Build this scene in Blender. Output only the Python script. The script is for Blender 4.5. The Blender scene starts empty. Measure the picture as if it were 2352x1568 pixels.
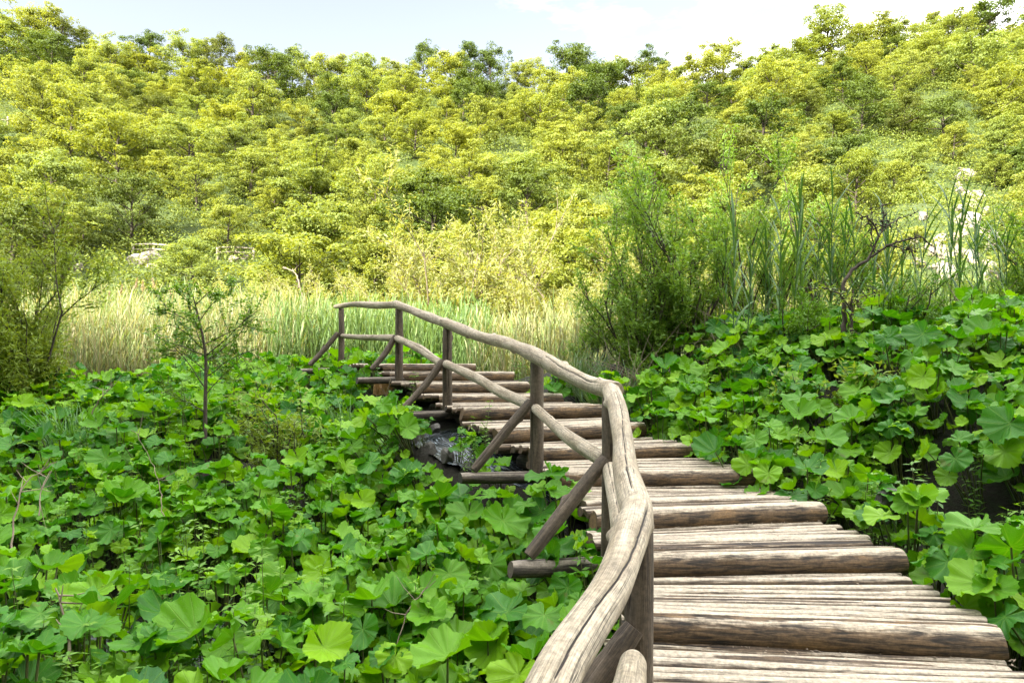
import bpy, math
import numpy as np
from mathutils import Vector

SC = bpy.context.scene
COL = SC.collection
R = math.radians
TAU = 2 * math.pi
F = 1568.0                      # focal length in pixels of a 2352 px wide picture

# ------------------------------------------------------------------ camera, sky, sun, exposure
cam_d = bpy.data.cameras.new('camera')
cam_d.sensor_width = 36.0
cam_d.lens = 24.0
cam_d.shift_y = 66.0 / 2352.0
cam_d.clip_start = 0.05
cam_d.clip_end = 3000
cam = bpy.data.objects.new('camera', cam_d)
COL.objects.link(cam)
cam.location = (0, 0, 0)
cam.rotation_euler = (R(90), 0, 0)
SC.camera = cam

SUN_AZ, SUN_EL = 220.0, 34.0
SUN_STRENGTH, SKY_STRENGTH, EXPOSURE = 5.0, 0.105, 2.48

world = bpy.data.worlds.new('World')
SC.world = world
world.use_nodes = True
wt = world.node_tree
wt.nodes.clear()
def wn(t, **k):
    n = wt.nodes.new(t)
    for a, b in k.items():
        setattr(n, a, b)
    return n
wo = wn('ShaderNodeOutputWorld')
wb = wn('ShaderNodeBackground')
wb.inputs[1].default_value = SKY_STRENGTH
sky = wn('ShaderNodeTexSky', sky_type='NISHITA', sun_disc=False, sun_elevation=R(SUN_EL), sun_rotation=R(SUN_AZ),
         altitude=600, air_density=1.0, dust_density=1.6, ozone_density=1.0)
tc = wn('ShaderNodeTexCoord')
sep = wn('ShaderNodeSeparateXYZ')
wt.links.new(tc.outputs['Generated'], sep.inputs[0])
mp = wn('ShaderNodeMapping')
mp.inputs['Scale'].default_value = (2.2, 2.2, 7.0)
wt.links.new(tc.outputs['Generated'], mp.inputs[0])
cn = wn('ShaderNodeTexNoise')
cn.inputs['Scale'].default_value = 1.6
cn.inputs['Detail'].default_value = 7
cn.inputs['Roughness'].default_value = 0.6
wt.links.new(mp.outputs[0], cn.inputs[0])
cadd = wn('ShaderNodeMath', operation='MULTIPLY_ADD')     # more cloud to the right of the view
cadd.inputs[1].default_value = 0.42
wt.links.new(sep.outputs[0], cadd.inputs[0])
wt.links.new(cn.outputs[0], cadd.inputs[2])
cr = wn('ShaderNodeMapRange', interpolation_type='SMOOTHSTEP')
fill_cloud = wn('ShaderNodeMapRange', interpolation_type='SMOOTHSTEP')   # unseen bright cloud added overhead to fill the shaded foreground
for q_, v_ in ((1, .46), (2, .75), (3, 0.0), (4, .50)):
    fill_cloud.inputs[q_].default_value = v_
wt.links.new(sep.outputs[2], fill_cloud.inputs[0])
cad2 = wn('ShaderNodeMath', operation='ADD')
wt.links.new(fill_cloud.outputs[0], cad2.inputs[1])
cr.inputs[1].default_value = 0.56
cr.inputs[2].default_value = 0.90
cr.inputs[3].default_value = 0.0
cr.inputs[4].default_value = 0.85
wt.links.new(cadd.outputs[0], cad2.inputs[0])
wt.links.new(cad2.outputs[0], cr.inputs[0])
cmix = wn('ShaderNodeMixRGB')
cmix.inputs[2].default_value = (13.0, 12.9, 12.6, 1)
wt.links.new(cr.outputs[0], cmix.inputs[0])
hz = wn('ShaderNodeHueSaturation')                 # thin high haze takes the colour out of the blue
hz.inputs['Saturation'].default_value = 0.45
hz.inputs['Value'].default_value = 0.66
wt.links.new(sky.outputs[0], hz.inputs['Color'])
wt.links.new(hz.outputs[0], cmix.inputs[1])
wt.links.new(cmix.outputs[0], wb.inputs[0])
wt.links.new(wb.outputs[0], wo.inputs[0])

az = R(SUN_AZ)
TO_SUN = Vector((math.sin(az) * math.cos(R(SUN_EL)), math.cos(az) * math.cos(R(SUN_EL)), math.sin(R(SUN_EL))))
sun_d = bpy.data.lights.new('sun', 'SUN')
sun_d.energy = SUN_STRENGTH
sun_d.angle = R(0.6)
sun_d.color = (1.0, 0.94, 0.77)
sun = bpy.data.objects.new('sun', sun_d)
COL.objects.link(sun)
sun.rotation_euler = (-TO_SUN).to_track_quat('-Z', 'Y').to_euler()
sun.location = TO_SUN * 60

vs = SC.view_settings
vs.view_transform = 'Standard'
vs.look = 'None'
vs.gamma = 1.0
vs.exposure = EXPOSURE
SC.render.engine = 'CYCLES'
cy = SC.cycles
cy.max_bounces = 7
cy.diffuse_bounces = 4
cy.glossy_bounces = 2
cy.transmission_bounces = 4
cy.transparent_max_bounces = 4
cy.sample_clamp_indirect = 6
cy.use_denoising = True

# ------------------------------------------------------------------ helpers
def P(px, py, d):
    return np.array([(px - 1176.0) / F * d, d, (850.0 - py) / F * d])

def proj(p):
    return 1176 + F * p[0] / p[1], 850 - F * p[2] / p[1]

_H = np.random.RandomState(11).rand(256, 256)
def vnoise(x, y, seed=0):
    x = np.asarray(x, float) + seed * 17.31
    y = np.asarray(y, float) + seed * 9.77
    xi = np.floor(x).astype(int); yi = np.floor(y).astype(int)
    fx = x - xi; fy = y - yi
    fx = fx * fx * (3 - 2 * fx); fy = fy * fy * (3 - 2 * fy)
    g = lambda a, b: _H[a % 256, b % 256]
    return (g(xi, yi) * (1 - fx) + g(xi + 1, yi) * fx) * (1 - fy) + (g(xi, yi + 1) * (1 - fx) + g(xi + 1, yi + 1) * fx) * fy

def sstep(a, b, x):
    t = np.clip((np.asarray(x, float) - a) / (b - a), 0, 1)
    return t * t * (3 - 2 * t)

def unit(v):
    v = np.asarray(v, float)
    n = np.linalg.norm(v, axis=-1, keepdims=True)
    return v / np.maximum(n, 1e-9)

class MB:
    """collects vertices, polygons, uv and a per-vertex wear value, then links one mesh object"""
    def __init__(s):
        s.v = []; s.f = []; s.uv = []; s.w = []; s.n = 0
    def add(s, v, faces, uv=None, w=None):
        v = np.asarray(v, float).reshape(-1, 3)
        s.v.append(v)
        s.uv.append(np.zeros((len(v), 2)) if uv is None else np.asarray(uv, float))
        s.w.append(np.zeros(len(v)) if w is None else np.asarray(w, float))
        for f in faces:
            f = np.asarray(f, int)
            if f.size:
                s.f.append(f + s.n)
        s.n += len(v)
    def arrays(s):
        return np.concatenate(s.v), s.f, np.concatenate(s.uv), np.concatenate(s.w)
    def mesh(s, name, mat, smooth=True):
        v, fl, uv, w = s.arrays()
        me = bpy.data.meshes.new(name)
        me.vertices.add(len(v))
        me.vertices.foreach_set('co', v.ravel().astype(np.float32))
        li = np.concatenate([f.ravel() for f in fl])
        tot = np.concatenate([np.full(len(f), f.shape[1]) for f in fl])
        st = np.concatenate([[0], np.cumsum(tot)[:-1]])
        me.loops.add(len(li))
        me.loops.foreach_set('vertex_index', li.astype(np.int32))
        me.polygons.add(len(tot))
        me.polygons.foreach_set('loop_start', st.astype(np.int32))
        me.polygons.foreach_set('loop_total', tot.astype(np.int32))
        if smooth:
            me.polygons.foreach_set('use_smooth', np.ones(len(tot), bool))
        ul = me.uv_layers.new(name='UVMap')
        ul.data.foreach_set('uv', uv[li].ravel().astype(np.float32))
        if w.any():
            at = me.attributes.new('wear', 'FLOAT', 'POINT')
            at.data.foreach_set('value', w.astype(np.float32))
        me.update(calc_edges=True)
        me.materials.append(mat)
        return me
    def build(s, name, mat, parent=None, smooth=True):
        o = bpy.data.objects.new(name, s.mesh(name, mat, smooth))
        COL.objects.link(o)
        if parent is not None:
            o.parent = parent
        return o

def thing(name, label, cat, loc=(0, 0, 0), rotz=0.0, group=None):
    o = bpy.data.objects.new(name, None)
    o.empty_display_size = 0.1
    COL.objects.link(o)
    o.location = loc
    o.rotation_euler = (0, 0, rotz)
    o['label'] = label
    o['category'] = cat
    if group:
        o['group'] = group
    return o

def tag(o, label=None, cat=None, group=None, kind=None):
    if label: o['label'] = label
    if cat: o['category'] = cat
    if group: o['group'] = group
    if kind: o['kind'] = kind
    return o

def copy_thing(root):
    r = root.copy(); COL.objects.link(r)
    for ch in root.children:
        c = ch.copy(); COL.objects.link(c); c.parent = r
        for g in ch.children:
            d = g.copy(); COL.objects.link(d); d.parent = c
    return r

def resample(pts, step, rad=None):
    pts = np.asarray(pts, float)
    n = len(pts)
    t = np.concatenate([[0], np.cumsum(np.linalg.norm(np.diff(pts, axis=0), axis=1))])
    m = max(2, int(t[-1] / step) + 1)
    tt = np.linspace(0, t[-1], m)
    # catmull-rom through the points
    out = np.zeros((m, 3))
    for i, q in enumerate(tt):
        k = min(np.searchsorted(t, q, side='right') - 1, n - 2)
        u = (q - t[k]) / max(t[k + 1] - t[k], 1e-9)
        p1, p2 = pts[k], pts[k + 1]
        p0 = pts[k - 1] if k > 0 else 2 * p1 - p2
        p3 = pts[k + 2] if k + 2 < n else 2 * p2 - p1
        out[i] = 0.5 * (2 * p1 + (p2 - p0) * u + (2 * p0 - 5 * p1 + 4 * p2 - p3) * u * u + (3 * p1 - p0 - 3 * p2 + p3) * u ** 3)
    r = None if rad is None else np.interp(tt, t, np.asarray(rad, float))
    return out, tt, r

def frames(pts, up=(0, 0, 1)):
    T = unit(np.gradient(pts, axis=0))
    up = np.asarray(up, float)
    if abs(np.dot(T[0], up)) > 0.93:
        up = np.array([0.0, 1.0, 0.0])
    A = np.zeros_like(T)
    a = unit(up - T[0] * np.dot(up, T[0]))
    for i in range(len(T)):
        a = unit(a - T[i] * np.dot(a, T[i]))
        A[i] = a
    B = np.cross(T, A)
    return T, A, B

def tube(mb, pts, rad, ns=6, cap=False):
    pts = np.asarray(pts, float)
    rad = np.broadcast_to(np.asarray(rad, float), (len(pts),))
    T, A, B = frames(pts)
    th = np.arange(ns) / ns * TAU
    V = pts[:, None] + rad[:, None, None] * (np.cos(th)[None, :, None] * A[:, None] + np.sin(th)[None, :, None] * B[:, None])
    m = len(pts)
    i, j = np.meshgrid(np.arange(m - 1), np.arange(ns), indexing='ij')
    a = i * ns + j; b = i * ns + (j + 1) % ns
    q = np.stack([a, b, b + ns, a + ns], -1).reshape(-1, 4)
    ln = np.concatenate([[0], np.cumsum(np.linalg.norm(np.diff(pts, axis=0), axis=1))])
    uv = np.stack(np.broadcast_arrays(th[None] / TAU, ln[:, None]), -1).reshape(-1, 2)
    fs = [q]
    if cap:
        fs.append(np.arange(ns)[::-1][None]); fs.append((np.arange(ns) + (m - 1) * ns)[None])
    mb.add(V.reshape(-1, 3), fs, uv)

def log(mb, pts, rad, rng, ns=28, step=0.06, lump=0.05, crack=1, flat=0.0, top_up=None, endcut=0.0, knots=0):
    """a weathered pole: wandering radius, drying cracks cut along it, knots, slightly rounded sawn ends"""
    pts, tt, r = resample(pts, step, rad if np.ndim(rad) else [rad] * len(pts))
    m = len(pts)
    T, A, B = frames(pts, (0, 0, 1) if top_up is None else top_up)
    th = np.arange(ns) / ns * TAU
    L = tt[-1]
    rr = np.ones((m, ns))
    for k in range(1, 5):
        ph, ph2, fr = rng.rand() * TAU, rng.rand() * TAU, rng.uniform(0.8, 3.2)
        rr += lump / k * np.cos(k * th[None] + ph + 1.2 * np.sin(fr * tt[:, None] * 1.3 + ph2)) * np.cos(fr * tt[:, None] * 1.7 + ph2 * 2)
    fr, ph = rng.uniform(1, 2.5), rng.rand() * TAU
    rr += lump * 0.6 * np.cos(fr * tt[:, None] * 3 + ph)
    for _ in range(knots):
        kt, ka, ks = rng.uniform(0.08, 0.92) * L, rng.rand() * TAU, rng.uniform(0.18, 0.42)
        da = (th[None] - ka + math.pi) % TAU - math.pi
        rr += ks * np.exp(-((tt[:, None] - kt) / 0.03) ** 2 - (da / 0.38) ** 2)
    crks = np.zeros((m, ns))
    for _ in range(crack):
        a0, w = rng.uniform(-.8, .8), rng.uniform(0.06, 0.11)
        fr, ph = rng.uniform(1.0, 2.4), rng.rand() * TAU
        s0, s1 = rng.uniform(-0.3, 0.25) * L, rng.uniform(0.7, 1.3) * L
        ac = a0 + 0.16 * np.sin(fr * tt + ph) + 0.05 * np.sin(9 * tt + ph) + np.cumsum(rng.normal(0, .018, m))
        win = np.clip(np.minimum(tt - s0, s1 - tt) / 0.25, 0, 1)
        da = (th[None] - ac[:, None] + math.pi) % TAU - math.pi
        g_ = win[:, None] * np.exp(-(da / max(w * .7, 2.6 / ns)) ** 2)
        rr -= .25 * g_
        crks = np.maximum(crks, g_)
    e = 0.012
    pin = np.clip(np.minimum(tt, L - tt) / e, 0, 1)
    rr *= (0.90 + 0.10 * np.sqrt(pin))[:, None]
    ca = np.cos(th)[None] * rr
    if flat > 0:                                   # trodden flat along the top
        ca = np.where(ca > 1 - flat, 1 - flat + (ca - 1 + flat) * 0.25, ca)
    V = pts[:, None] + r[:, None, None] * (ca[..., None] * A[:, None] + (np.sin(th)[None] * rr)[..., None] * B[:, None])
    if endcut:
        V[0] += T[0] * (rng.uniform(-1, 1) * endcut * np.cos(th + rng.rand() * TAU))[:, None]
        V[-1] += T[-1] * (rng.uniform(-1, 1) * endcut * np.cos(th + rng.rand() * TAU))[:, None]
    i, j = np.meshgrid(np.arange(m - 1), np.arange(ns), indexing='ij')
    a = i * ns + j; b = i * ns + (j + 1) % ns
    q = np.stack([a, b, b + ns, a + ns], -1).reshape(-1, 4)
    vo = rng.rand() * 40
    uv = np.stack(np.broadcast_arrays(np.abs(th[None] / TAU - 0.5) * 2, tt[:, None] + vo), -1).reshape(-1, 2)
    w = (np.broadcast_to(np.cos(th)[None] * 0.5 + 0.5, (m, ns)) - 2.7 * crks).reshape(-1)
    Vf = V.reshape(-1, 3)
    mb.add(Vf, [q], uv, w)
    for ring, flip in ((V[0], True), (V[-1], False)):   # sawn ends
        c = ring.mean(0)
        idx = np.arange(ns)
        tri = np.stack([idx, (idx + 1) % ns, np.full(ns, ns)], -1)
        if flip: tri = tri[:, ::-1]
        uvc = np.concatenate([np.stack([np.full(ns, 0.5), np.full(ns, vo - 3)], -1), [[0.5, vo - 3.1]]])
        mb.add(np.concatenate([ring, [c]]), [tri], uvc, np.full(ns + 1, 0.12))

def leafquads(mb, c, n, t, ln, wd, bend=0.0, rng=None):
    """rhombic leaves: centres, normals, tangents (N x 3), lengths and widths"""
    N = len(c)
    n = unit(n); t = unit(t - n * np.sum(t * n, -1, keepdims=True))
    b = np.cross(n, t)
    ln = np.broadcast_to(ln, (N,))[:, None]; wd = np.broadcast_to(wd, (N,))[:, None]
    v = np.stack([c - t * ln * .5, c + b * wd * .5 + n * ln * bend, c + t * ln * .5, c - b * wd * .5 + n * ln * bend], 1)
    idx = np.arange(N)[:, None] * 4 + np.arange(4)[None]
    uv = np.tile(np.array([[.5, 0], [1, .5], [.5, 1], [0, .5]]), (N, 1))
    mb.add(v.reshape(-1, 3), [idx], uv)

def blade(mb, base, azim, elev, ln, wd, droop, n=5, twist=0.0):
    """one grass blade or reed leaf: a strip that leaves at elev and droops"""
    k = np.linspace(0, 1, n + 1)
    el = elev - droop * k ** 1.4
    d = np.stack([np.cos(el) * math.cos(azim), np.cos(el) * math.sin(azim), np.sin(el)], -1)
    p = base + np.concatenate([[[0, 0, 0]], np.cumsum((d[:-1] + d[1:]) * .5 * ln / n, 0)])
    side = np.array([-math.sin(azim), math.cos(azim), 0.0])
    side = side * math.cos(twist) + np.array([0, 0, 1.0]) * math.sin(twist)
    w = wd * np.sin(np.pi * np.clip(0.16 + 0.84 * k, 0, 1)) ** 0.7 * .5
    V = np.stack([p - side * w[:, None], p + side * w[:, None]], 1).reshape(-1, 3)
    a = np.arange(n) * 2
    q = np.stack([a, a + 1, a + 3, a + 2], -1)
    uv = np.stack([np.tile([0., 1.], n + 1), np.repeat(k, 2)], -1)
    mb.add(V, [q], uv)

# ------------------------------------------------------------------ materials
def newmat(name):
    m = bpy.data.materials.new(name)
    m.use_nodes = True
    t = m.node_tree
    t.nodes.clear()
    return m, t
def N(t, typ, ins=None, **k):
    n = t.nodes.new(typ)
    for a, b in k.items():
        setattr(n, a, b)
    for a, b in (ins or {}).items():
        if isinstance(b, bpy.types.NodeSocket):
            t.links.new(b, n.inputs[a])
        else:
            n.inputs[a].default_value = b
    return n
def ramp(t, fac, stops):
    n = t.nodes.new('ShaderNodeValToRGB')
    e = n.color_ramp.elements
    while len(e) < len(stops):
        e.new(0.5)
    for q, (p, c) in zip(e, stops):
        q.position = p
        q.color = (*c, 1)
    t.links.new(fac, n.inputs[0])
    return n.outputs[0]
def mixc(t, fac, a, b, mode='MIX'):
    n = t.nodes.new('ShaderNodeMixRGB')
    n.blend_type = mode
    for i, x in enumerate((fac, a, b)):
        if isinstance(x, bpy.types.NodeSocket): t.links.new(x, n.inputs[i])
        elif i == 0: n.inputs[0].default_value = x
        else: n.inputs[i].default_value = (*x, 1)
    return n.outputs[0]
def math_(t, op, a, b=None, c=None):
    n = t.nodes.new('ShaderNodeMath'); n.operation = op
    for i, x in enumerate((a, b, c)):
        if x is None: continue
        if isinstance(x, bpy.types.NodeSocket): t.links.new(x, n.inputs[i])
        else: n.inputs[i].default_value = x
    return n.outputs[0]
def mrange(t, v, a, b, c=0.0, d=1.0):
    n = N(t, 'ShaderNodeMapRange', {0: v, 1: a, 2: b, 3: c, 4: d}, interpolation_type='SMOOTHSTEP')
    return n.outputs[0]

def wood_mat(name, side, top, dark, stain, use_wear, spot=0.35, seed=0.0, lo=.6):
    m, t = newmat(name)
    uv = N(t, 'ShaderNodeUVMap').outputs[0]
    s1 = N(t, 'ShaderNodeMapping', {0: uv, 1: (seed, seed, 0), 3: (12, 4.5, 1)}).outputs[0]
    s2 = N(t, 'ShaderNodeMapping', {0: uv, 1: (seed + 3, seed, 0), 3: (40, 6.0, 1)}).outputs[0]
    s3 = N(t, 'ShaderNodeMapping', {0: uv, 1: (seed + 7, seed, 0), 3: (2.2, 2.2, 1)}).outputs[0]
    s4 = N(t, 'ShaderNodeMapping', {0: uv, 1: (seed + 5, seed, 0), 3: (12, 0.55, 1)}).outputs[0]
    n1 = N(t, 'ShaderNodeTexNoise', {'Vector': s1, 'Scale': 1.0, 'Detail': 6, 'Roughness': .62, 'Distortion': .4}).outputs[0]
    n2 = N(t, 'ShaderNodeTexNoise', {'Vector': s2, 'Scale': 1.0, 'Detail': 5, 'Roughness': .6}).outputs[0]
    n3 = N(t, 'ShaderNodeTexNoise', {'Vector': s3, 'Scale': 1.0, 'Detail': 4, 'Roughness': .6}).outputs[0]
    n4 = N(t, 'ShaderNodeTexNoise', {'Vector': s4, 'Scale': 1.0, 'Detail': 3, 'Roughness': .5, 'Distortion': .3}).outputs[0]
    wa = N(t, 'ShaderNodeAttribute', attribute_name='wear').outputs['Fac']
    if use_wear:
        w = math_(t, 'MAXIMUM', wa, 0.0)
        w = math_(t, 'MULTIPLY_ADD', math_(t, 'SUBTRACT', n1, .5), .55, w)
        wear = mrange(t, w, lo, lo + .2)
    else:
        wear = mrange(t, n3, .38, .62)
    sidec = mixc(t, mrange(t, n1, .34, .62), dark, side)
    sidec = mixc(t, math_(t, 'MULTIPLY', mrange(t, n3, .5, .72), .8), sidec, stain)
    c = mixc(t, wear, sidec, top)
    fine = mrange(t, n2, .25, .75, .62, 1.18)
    c = mixc(t, 1.0, c, N(t, 'ShaderNodeCombineXYZ', {0: fine, 1: fine, 2: fine}).outputs[0], 'MULTIPLY')
    crk = math_(t, 'ABSOLUTE', math_(t, 'SUBTRACT', n4, .5))
    crk = math_(t, 'MULTIPLY', mrange(t, crk, .0, .016, 1, 0), mrange(t, n3, .42, .58))
    c = mixc(t, math_(t, 'MULTIPLY', crk, .85), c, (.02, .016, .012))
    pn = N(t, 'ShaderNodeTexNoise', {'Vector': N(t, 'ShaderNodeNewGeometry').outputs['Position'], 'Scale': 38.0, 'Detail': 5, 'Roughness': .7}).outputs[0]
    spk = mrange(t, pn, .32, .68, .70, 1.22)
    c = mixc(t, 1.0, c, N(t, 'ShaderNodeCombineXYZ', {0: spk, 1: spk, 2: spk}).outputs[0], 'MULTIPLY')
    c = mixc(t, mrange(t, wa, -.75, -.2, 1, 0), c, (.018, .013, .010))  # cut cracks go near black, their groove shade put into the colour
    obn = N(t, 'ShaderNodeObjectInfo').outputs['Random']
    c = mixc(t, .25, c, mixc(t, obn, (.42, .38, .33), (.2, .15, .11)), 'SOFT_LIGHT')
    h = math_(t, 'ADD', math_(t, 'MULTIPLY', n2, .5), math_(t, 'MULTIPLY', crk, -1.5))
    h = math_(t, 'ADD', h, n1)
    bump = N(t, 'ShaderNodeBump', {'Height': h, 'Strength': .55, 'Distance': .012}).outputs[0]
    p = N(t, 'ShaderNodeBsdfPrincipled', {'Base Color': c, 'Roughness': .72, 'Specular IOR Level': .35, 'Normal': bump})
    o = N(t, 'ShaderNodeOutputMaterial', {0: p.outputs[0]})
    return m

def leaf_mat(name, cols, trans=.35, rough=.45, spec=.4, island=True, veins=False, tcol=None, objw=.5, sheen=None):
    m, t = newmat(name)
    ob = N(t, 'ShaderNodeObjectInfo').outputs['Random']
    if island:
        isl = N(t, 'ShaderNodeNewGeometry').outputs['Random Per Island']
        r = math_(t, 'ADD', math_(t, 'MULTIPLY', ob, objw), math_(t, 'MULTIPLY', isl, 1 - objw))
    else:
        r = ob
    n = len(cols)
    c = ramp(t, r, [(i / max(n - 1, 1), q) for i, q in enumerate(cols)])
    nrm = None
    if veins:
        uv = N(t, 'ShaderNodeUVMap').outputs[0]
        sx = N(t, 'ShaderNodeSeparateXYZ', {0: uv})
        u, v = sx.outputs[0], sx.outputs[1]
        a = math_(t, 'FRACT', math_(t, 'MULTIPLY', u, 9.0))
        a = math_(t, 'ABSOLUTE', math_(t, 'SUBTRACT', a, .5))          # 0 on a main vein
        dist = math_(t, 'MULTIPLY', a, v)
        vein = mrange(t, dist, .008, .03, 1, 0)
        nz = N(t, 'ShaderNodeTexNoise', {'Vector': N(t, 'ShaderNodeMapping', {0: uv, 3: (30, 8, 1)}).outputs[0], 'Scale': 1.0, 'Detail': 4}).outputs[0]
        fine = math_(t, 'ABSOLUTE', math_(t, 'SUBTRACT', nz, .5))
        fv = mrange(t, fine, 0, .03, 1, 0)
        c = mixc(t, math_(t, 'MULTIPLY', vein, .45), c, (.15, .27, .03))
        c = mixc(t, math_(t, 'MULTIPLY', fv, .22), c, (.13, .25, .025))
        blot = N(t, 'ShaderNodeTexNoise', {'Vector': N(t, 'ShaderNodeNewGeometry').outputs['Position'], 'Scale': 9.0, 'Detail': 3}).outputs[0]
        c = mixc(t, mrange(t, blot, .66, .74, 0, .5), c, (.11, .10, .02))
        hh = math_(t, 'SUBTRACT', math_(t, 'MULTIPLY', blot, .8), math_(t, 'ADD', vein, math_(t, 'MULTIPLY', fv, .5)))
        nrm = N(t, 'ShaderNodeBump', {'Height': hh, 'Strength': .5, 'Distance': .006}).outputs[0]
    ins = {'Base Color': c, 'Roughness': rough, 'Specular IOR Level': spec}
    if nrm is not None: ins['Normal'] = nrm
    if sheen: ins['Sheen Weight'] = sheen
    p = N(t, 'ShaderNodeBsdfPrincipled', ins)
    tcl = mixc(t, 1.0, c, tcol or (1.5, 1.35, .45), 'MULTIPLY')
    tr = N(t, 'ShaderNodeBsdfTranslucent', {'Color': tcl})
    mx = N(t, 'ShaderNodeMixShader', {0: trans, 1: p.outputs[0], 2: tr.outputs[0]})
    N(t, 'ShaderNodeOutputMaterial', {0: mx.outputs[0]})
    return m

def noise_mat(name, stops, scale=3.0, rough=.9, bump=.5, dist=.03, detail=8, spec=.3):
    m, t = newmat(name)
    pos = N(t, 'ShaderNodeNewGeometry').outputs['Position']
    n = N(t, 'ShaderNodeTexNoise', {'Vector': pos, 'Scale': scale, 'Detail': detail, 'Roughness': .65})
    n2 = N(t, 'ShaderNodeTexNoise', {'Vector': pos, 'Scale': scale * .17, 'Detail': 4})
    f = math_(t, 'ADD', math_(t, 'MULTIPLY', n.outputs[0], .6), math_(t, 'MULTIPLY', n2.outputs[0], .4))
    c = ramp(t, f, stops)
    b = N(t, 'ShaderNodeBump', {'Height': n.outputs[0], 'Strength': bump, 'Distance': dist}).outputs[0]
    p = N(t, 'ShaderNodeBsdfPrincipled', {'Base Color': c, 'Roughness': rough, 'Normal': b, 'Specular IOR Level': spec})
    N(t, 'ShaderNodeOutputMaterial', {0: p.outputs[0]})
    return m

M = {}
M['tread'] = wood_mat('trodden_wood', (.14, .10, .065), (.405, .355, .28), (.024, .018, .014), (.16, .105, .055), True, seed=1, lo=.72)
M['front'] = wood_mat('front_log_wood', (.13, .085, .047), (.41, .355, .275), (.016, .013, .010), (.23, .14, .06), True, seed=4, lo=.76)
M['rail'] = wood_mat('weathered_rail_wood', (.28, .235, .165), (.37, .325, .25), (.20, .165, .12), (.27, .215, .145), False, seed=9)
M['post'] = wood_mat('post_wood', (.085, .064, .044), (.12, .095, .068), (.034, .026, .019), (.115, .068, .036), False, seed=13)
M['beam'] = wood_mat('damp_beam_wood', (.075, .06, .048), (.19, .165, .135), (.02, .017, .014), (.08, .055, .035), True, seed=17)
M['bark'] = noise_mat('bark', [(.3, (.022, .018, .014)), (.55, (.065, .052, .04)), (.8, (.14, .118, .092))], 14, .9, .8, .02)
M['dead'] = noise_mat('dead_twigs', [(.3, (.12, .09, .065)), (.7, (.27, .22, .165))], 9, .9, .4, .01)
M['straw'] = noise_mat('dry_straw', [(.3, (.30, .15, .05)), (.7, (.50, .32, .14))], 20, .9, .4, .01)
M['soil'] = noise_mat('wet_soil', [(.3, (.004, .0035, .002)), (.5, (.010, .008, .004)), (.6, (.010, .018, .004)), (.8, (.03, .026, .014))], 11, .85, 1, .05)
M['hill'] = noise_mat('hillside_ground', [(.3, (.022, .036, .008)), (.5, (.04, .06, .014)), (.66, (.06, .075, .02)), (.85, (.10, .095, .05))], 2.2, .95, .6, .2)
M['rock'] = noise_mat('pale_limestone', [(.3, (.12, .10, .08)), (.48, (.25, .22, .185)), (.75, (.36, .32, .28))], 1.6, .9, .9, .15)
M['darkrock'] = noise_mat('wet_rock', [(.3, (.015, .014, .012)), (.6, (.05, .046, .038)), (.8, (.03, .05, .015))], 5, .5, .9, .05)
M['butterbur'] = leaf_mat('butterbur_leaf', [(.022, .11, .018), (.036, .155, .006), (.088, .24, .005), (.185, .355, .006), (.115, .275, .006), (.042, .16, .010), (.025, .12, .03)],
                          .36, .46, .29, True, True, objw=.25, tcol=(1.4, 1.4, .28))
M['stalk'] = leaf_mat('butterbur_stalk', [(.08, .12, .03), (.09, .09, .035), (.07, .13, .025)], .15, .5, .4, True)
M['herb'] = leaf_mat('herb_leaf', [(.05, .15, .012), (.10, .22, .015), (.15, .28, .025)], .35, .5, .4, True, objw=.7)
M['grass'] = leaf_mat('grass_blade', [(.045, .14, .035), (.07, .18, .03), (.12, .22, .04)], .35, .5, .4, True, objw=.6)
M['sedge'] = leaf_mat('sedge_blade', [(.08, .15, .085), (.12, .20, .11), (.16, .23, .12)], .3, .5, .4, True, objw=.4)
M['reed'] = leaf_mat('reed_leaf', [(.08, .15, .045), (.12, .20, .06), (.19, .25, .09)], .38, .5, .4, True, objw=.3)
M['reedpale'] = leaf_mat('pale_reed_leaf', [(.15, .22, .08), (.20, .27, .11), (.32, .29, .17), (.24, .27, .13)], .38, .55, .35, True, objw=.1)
M['reedshade'] = leaf_mat('shade_toned_reed_leaf', [(.03, .085, .025), (.045, .115, .03), (.075, .15, .035)], .3, .5, .4, True, objw=.4)  # darker reed green, the shade over the stand is put into the colour
M['plume'] = leaf_mat('reed_plume', [(.30, .24, .17), (.38, .31, .23)], .3, .8, .1, True)
M['sapling'] = leaf_mat('sapling_leaf', [(.065, .155, .02), (.10, .21, .025), (.15, .25, .035)], .4, .45, .4, True, objw=.2)
M['shrub'] = leaf_mat('shrub_leaf', [(.095, .205, .028), (.14, .26, .04), (.19, .30, .05)], .4, .5, .35, True, objw=.3)
M['olive'] = leaf_mat('olive_leaf', [(.12, .20, .025), (.16, .23, .03), (.19, .25, .04)], .4, .5, .3, True, objw=.3)
M['lime'] = leaf_mat('lime_leaf', [(.12, .21, .03), (.18, .26, .04), (.14, .23, .03)], .4, .5, .35, True, objw=.3)
M['willow'] = leaf_mat('willow_leaf', [(.18, .22, .06), (.235, .26, .08), (.29, .30, .13), (.20, .245, .05)], .4, .55, .3, True, objw=.5)
M['tree'] = leaf_mat('broadleaf', [(.125, .17, .026), (.178, .21, .032), (.205, .23, .034), (.155, .21, .052), (.205, .23, .042), (.13, .19, .03)], .42, .6, .25, True, objw=.82)
M['scrub'] = leaf_mat('scrub_leaf', [(.09, .13, .02), (.13, .17, .026), (.17, .20, .034)], .3, .6, .25, True, objw=0.0)
M['oak'] = leaf_mat('dark_broadleaf', [(.055, .09, .012), (.075, .11, .013), (.105, .12, .018)], .3, .6, .25, True, objw=.7)

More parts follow.
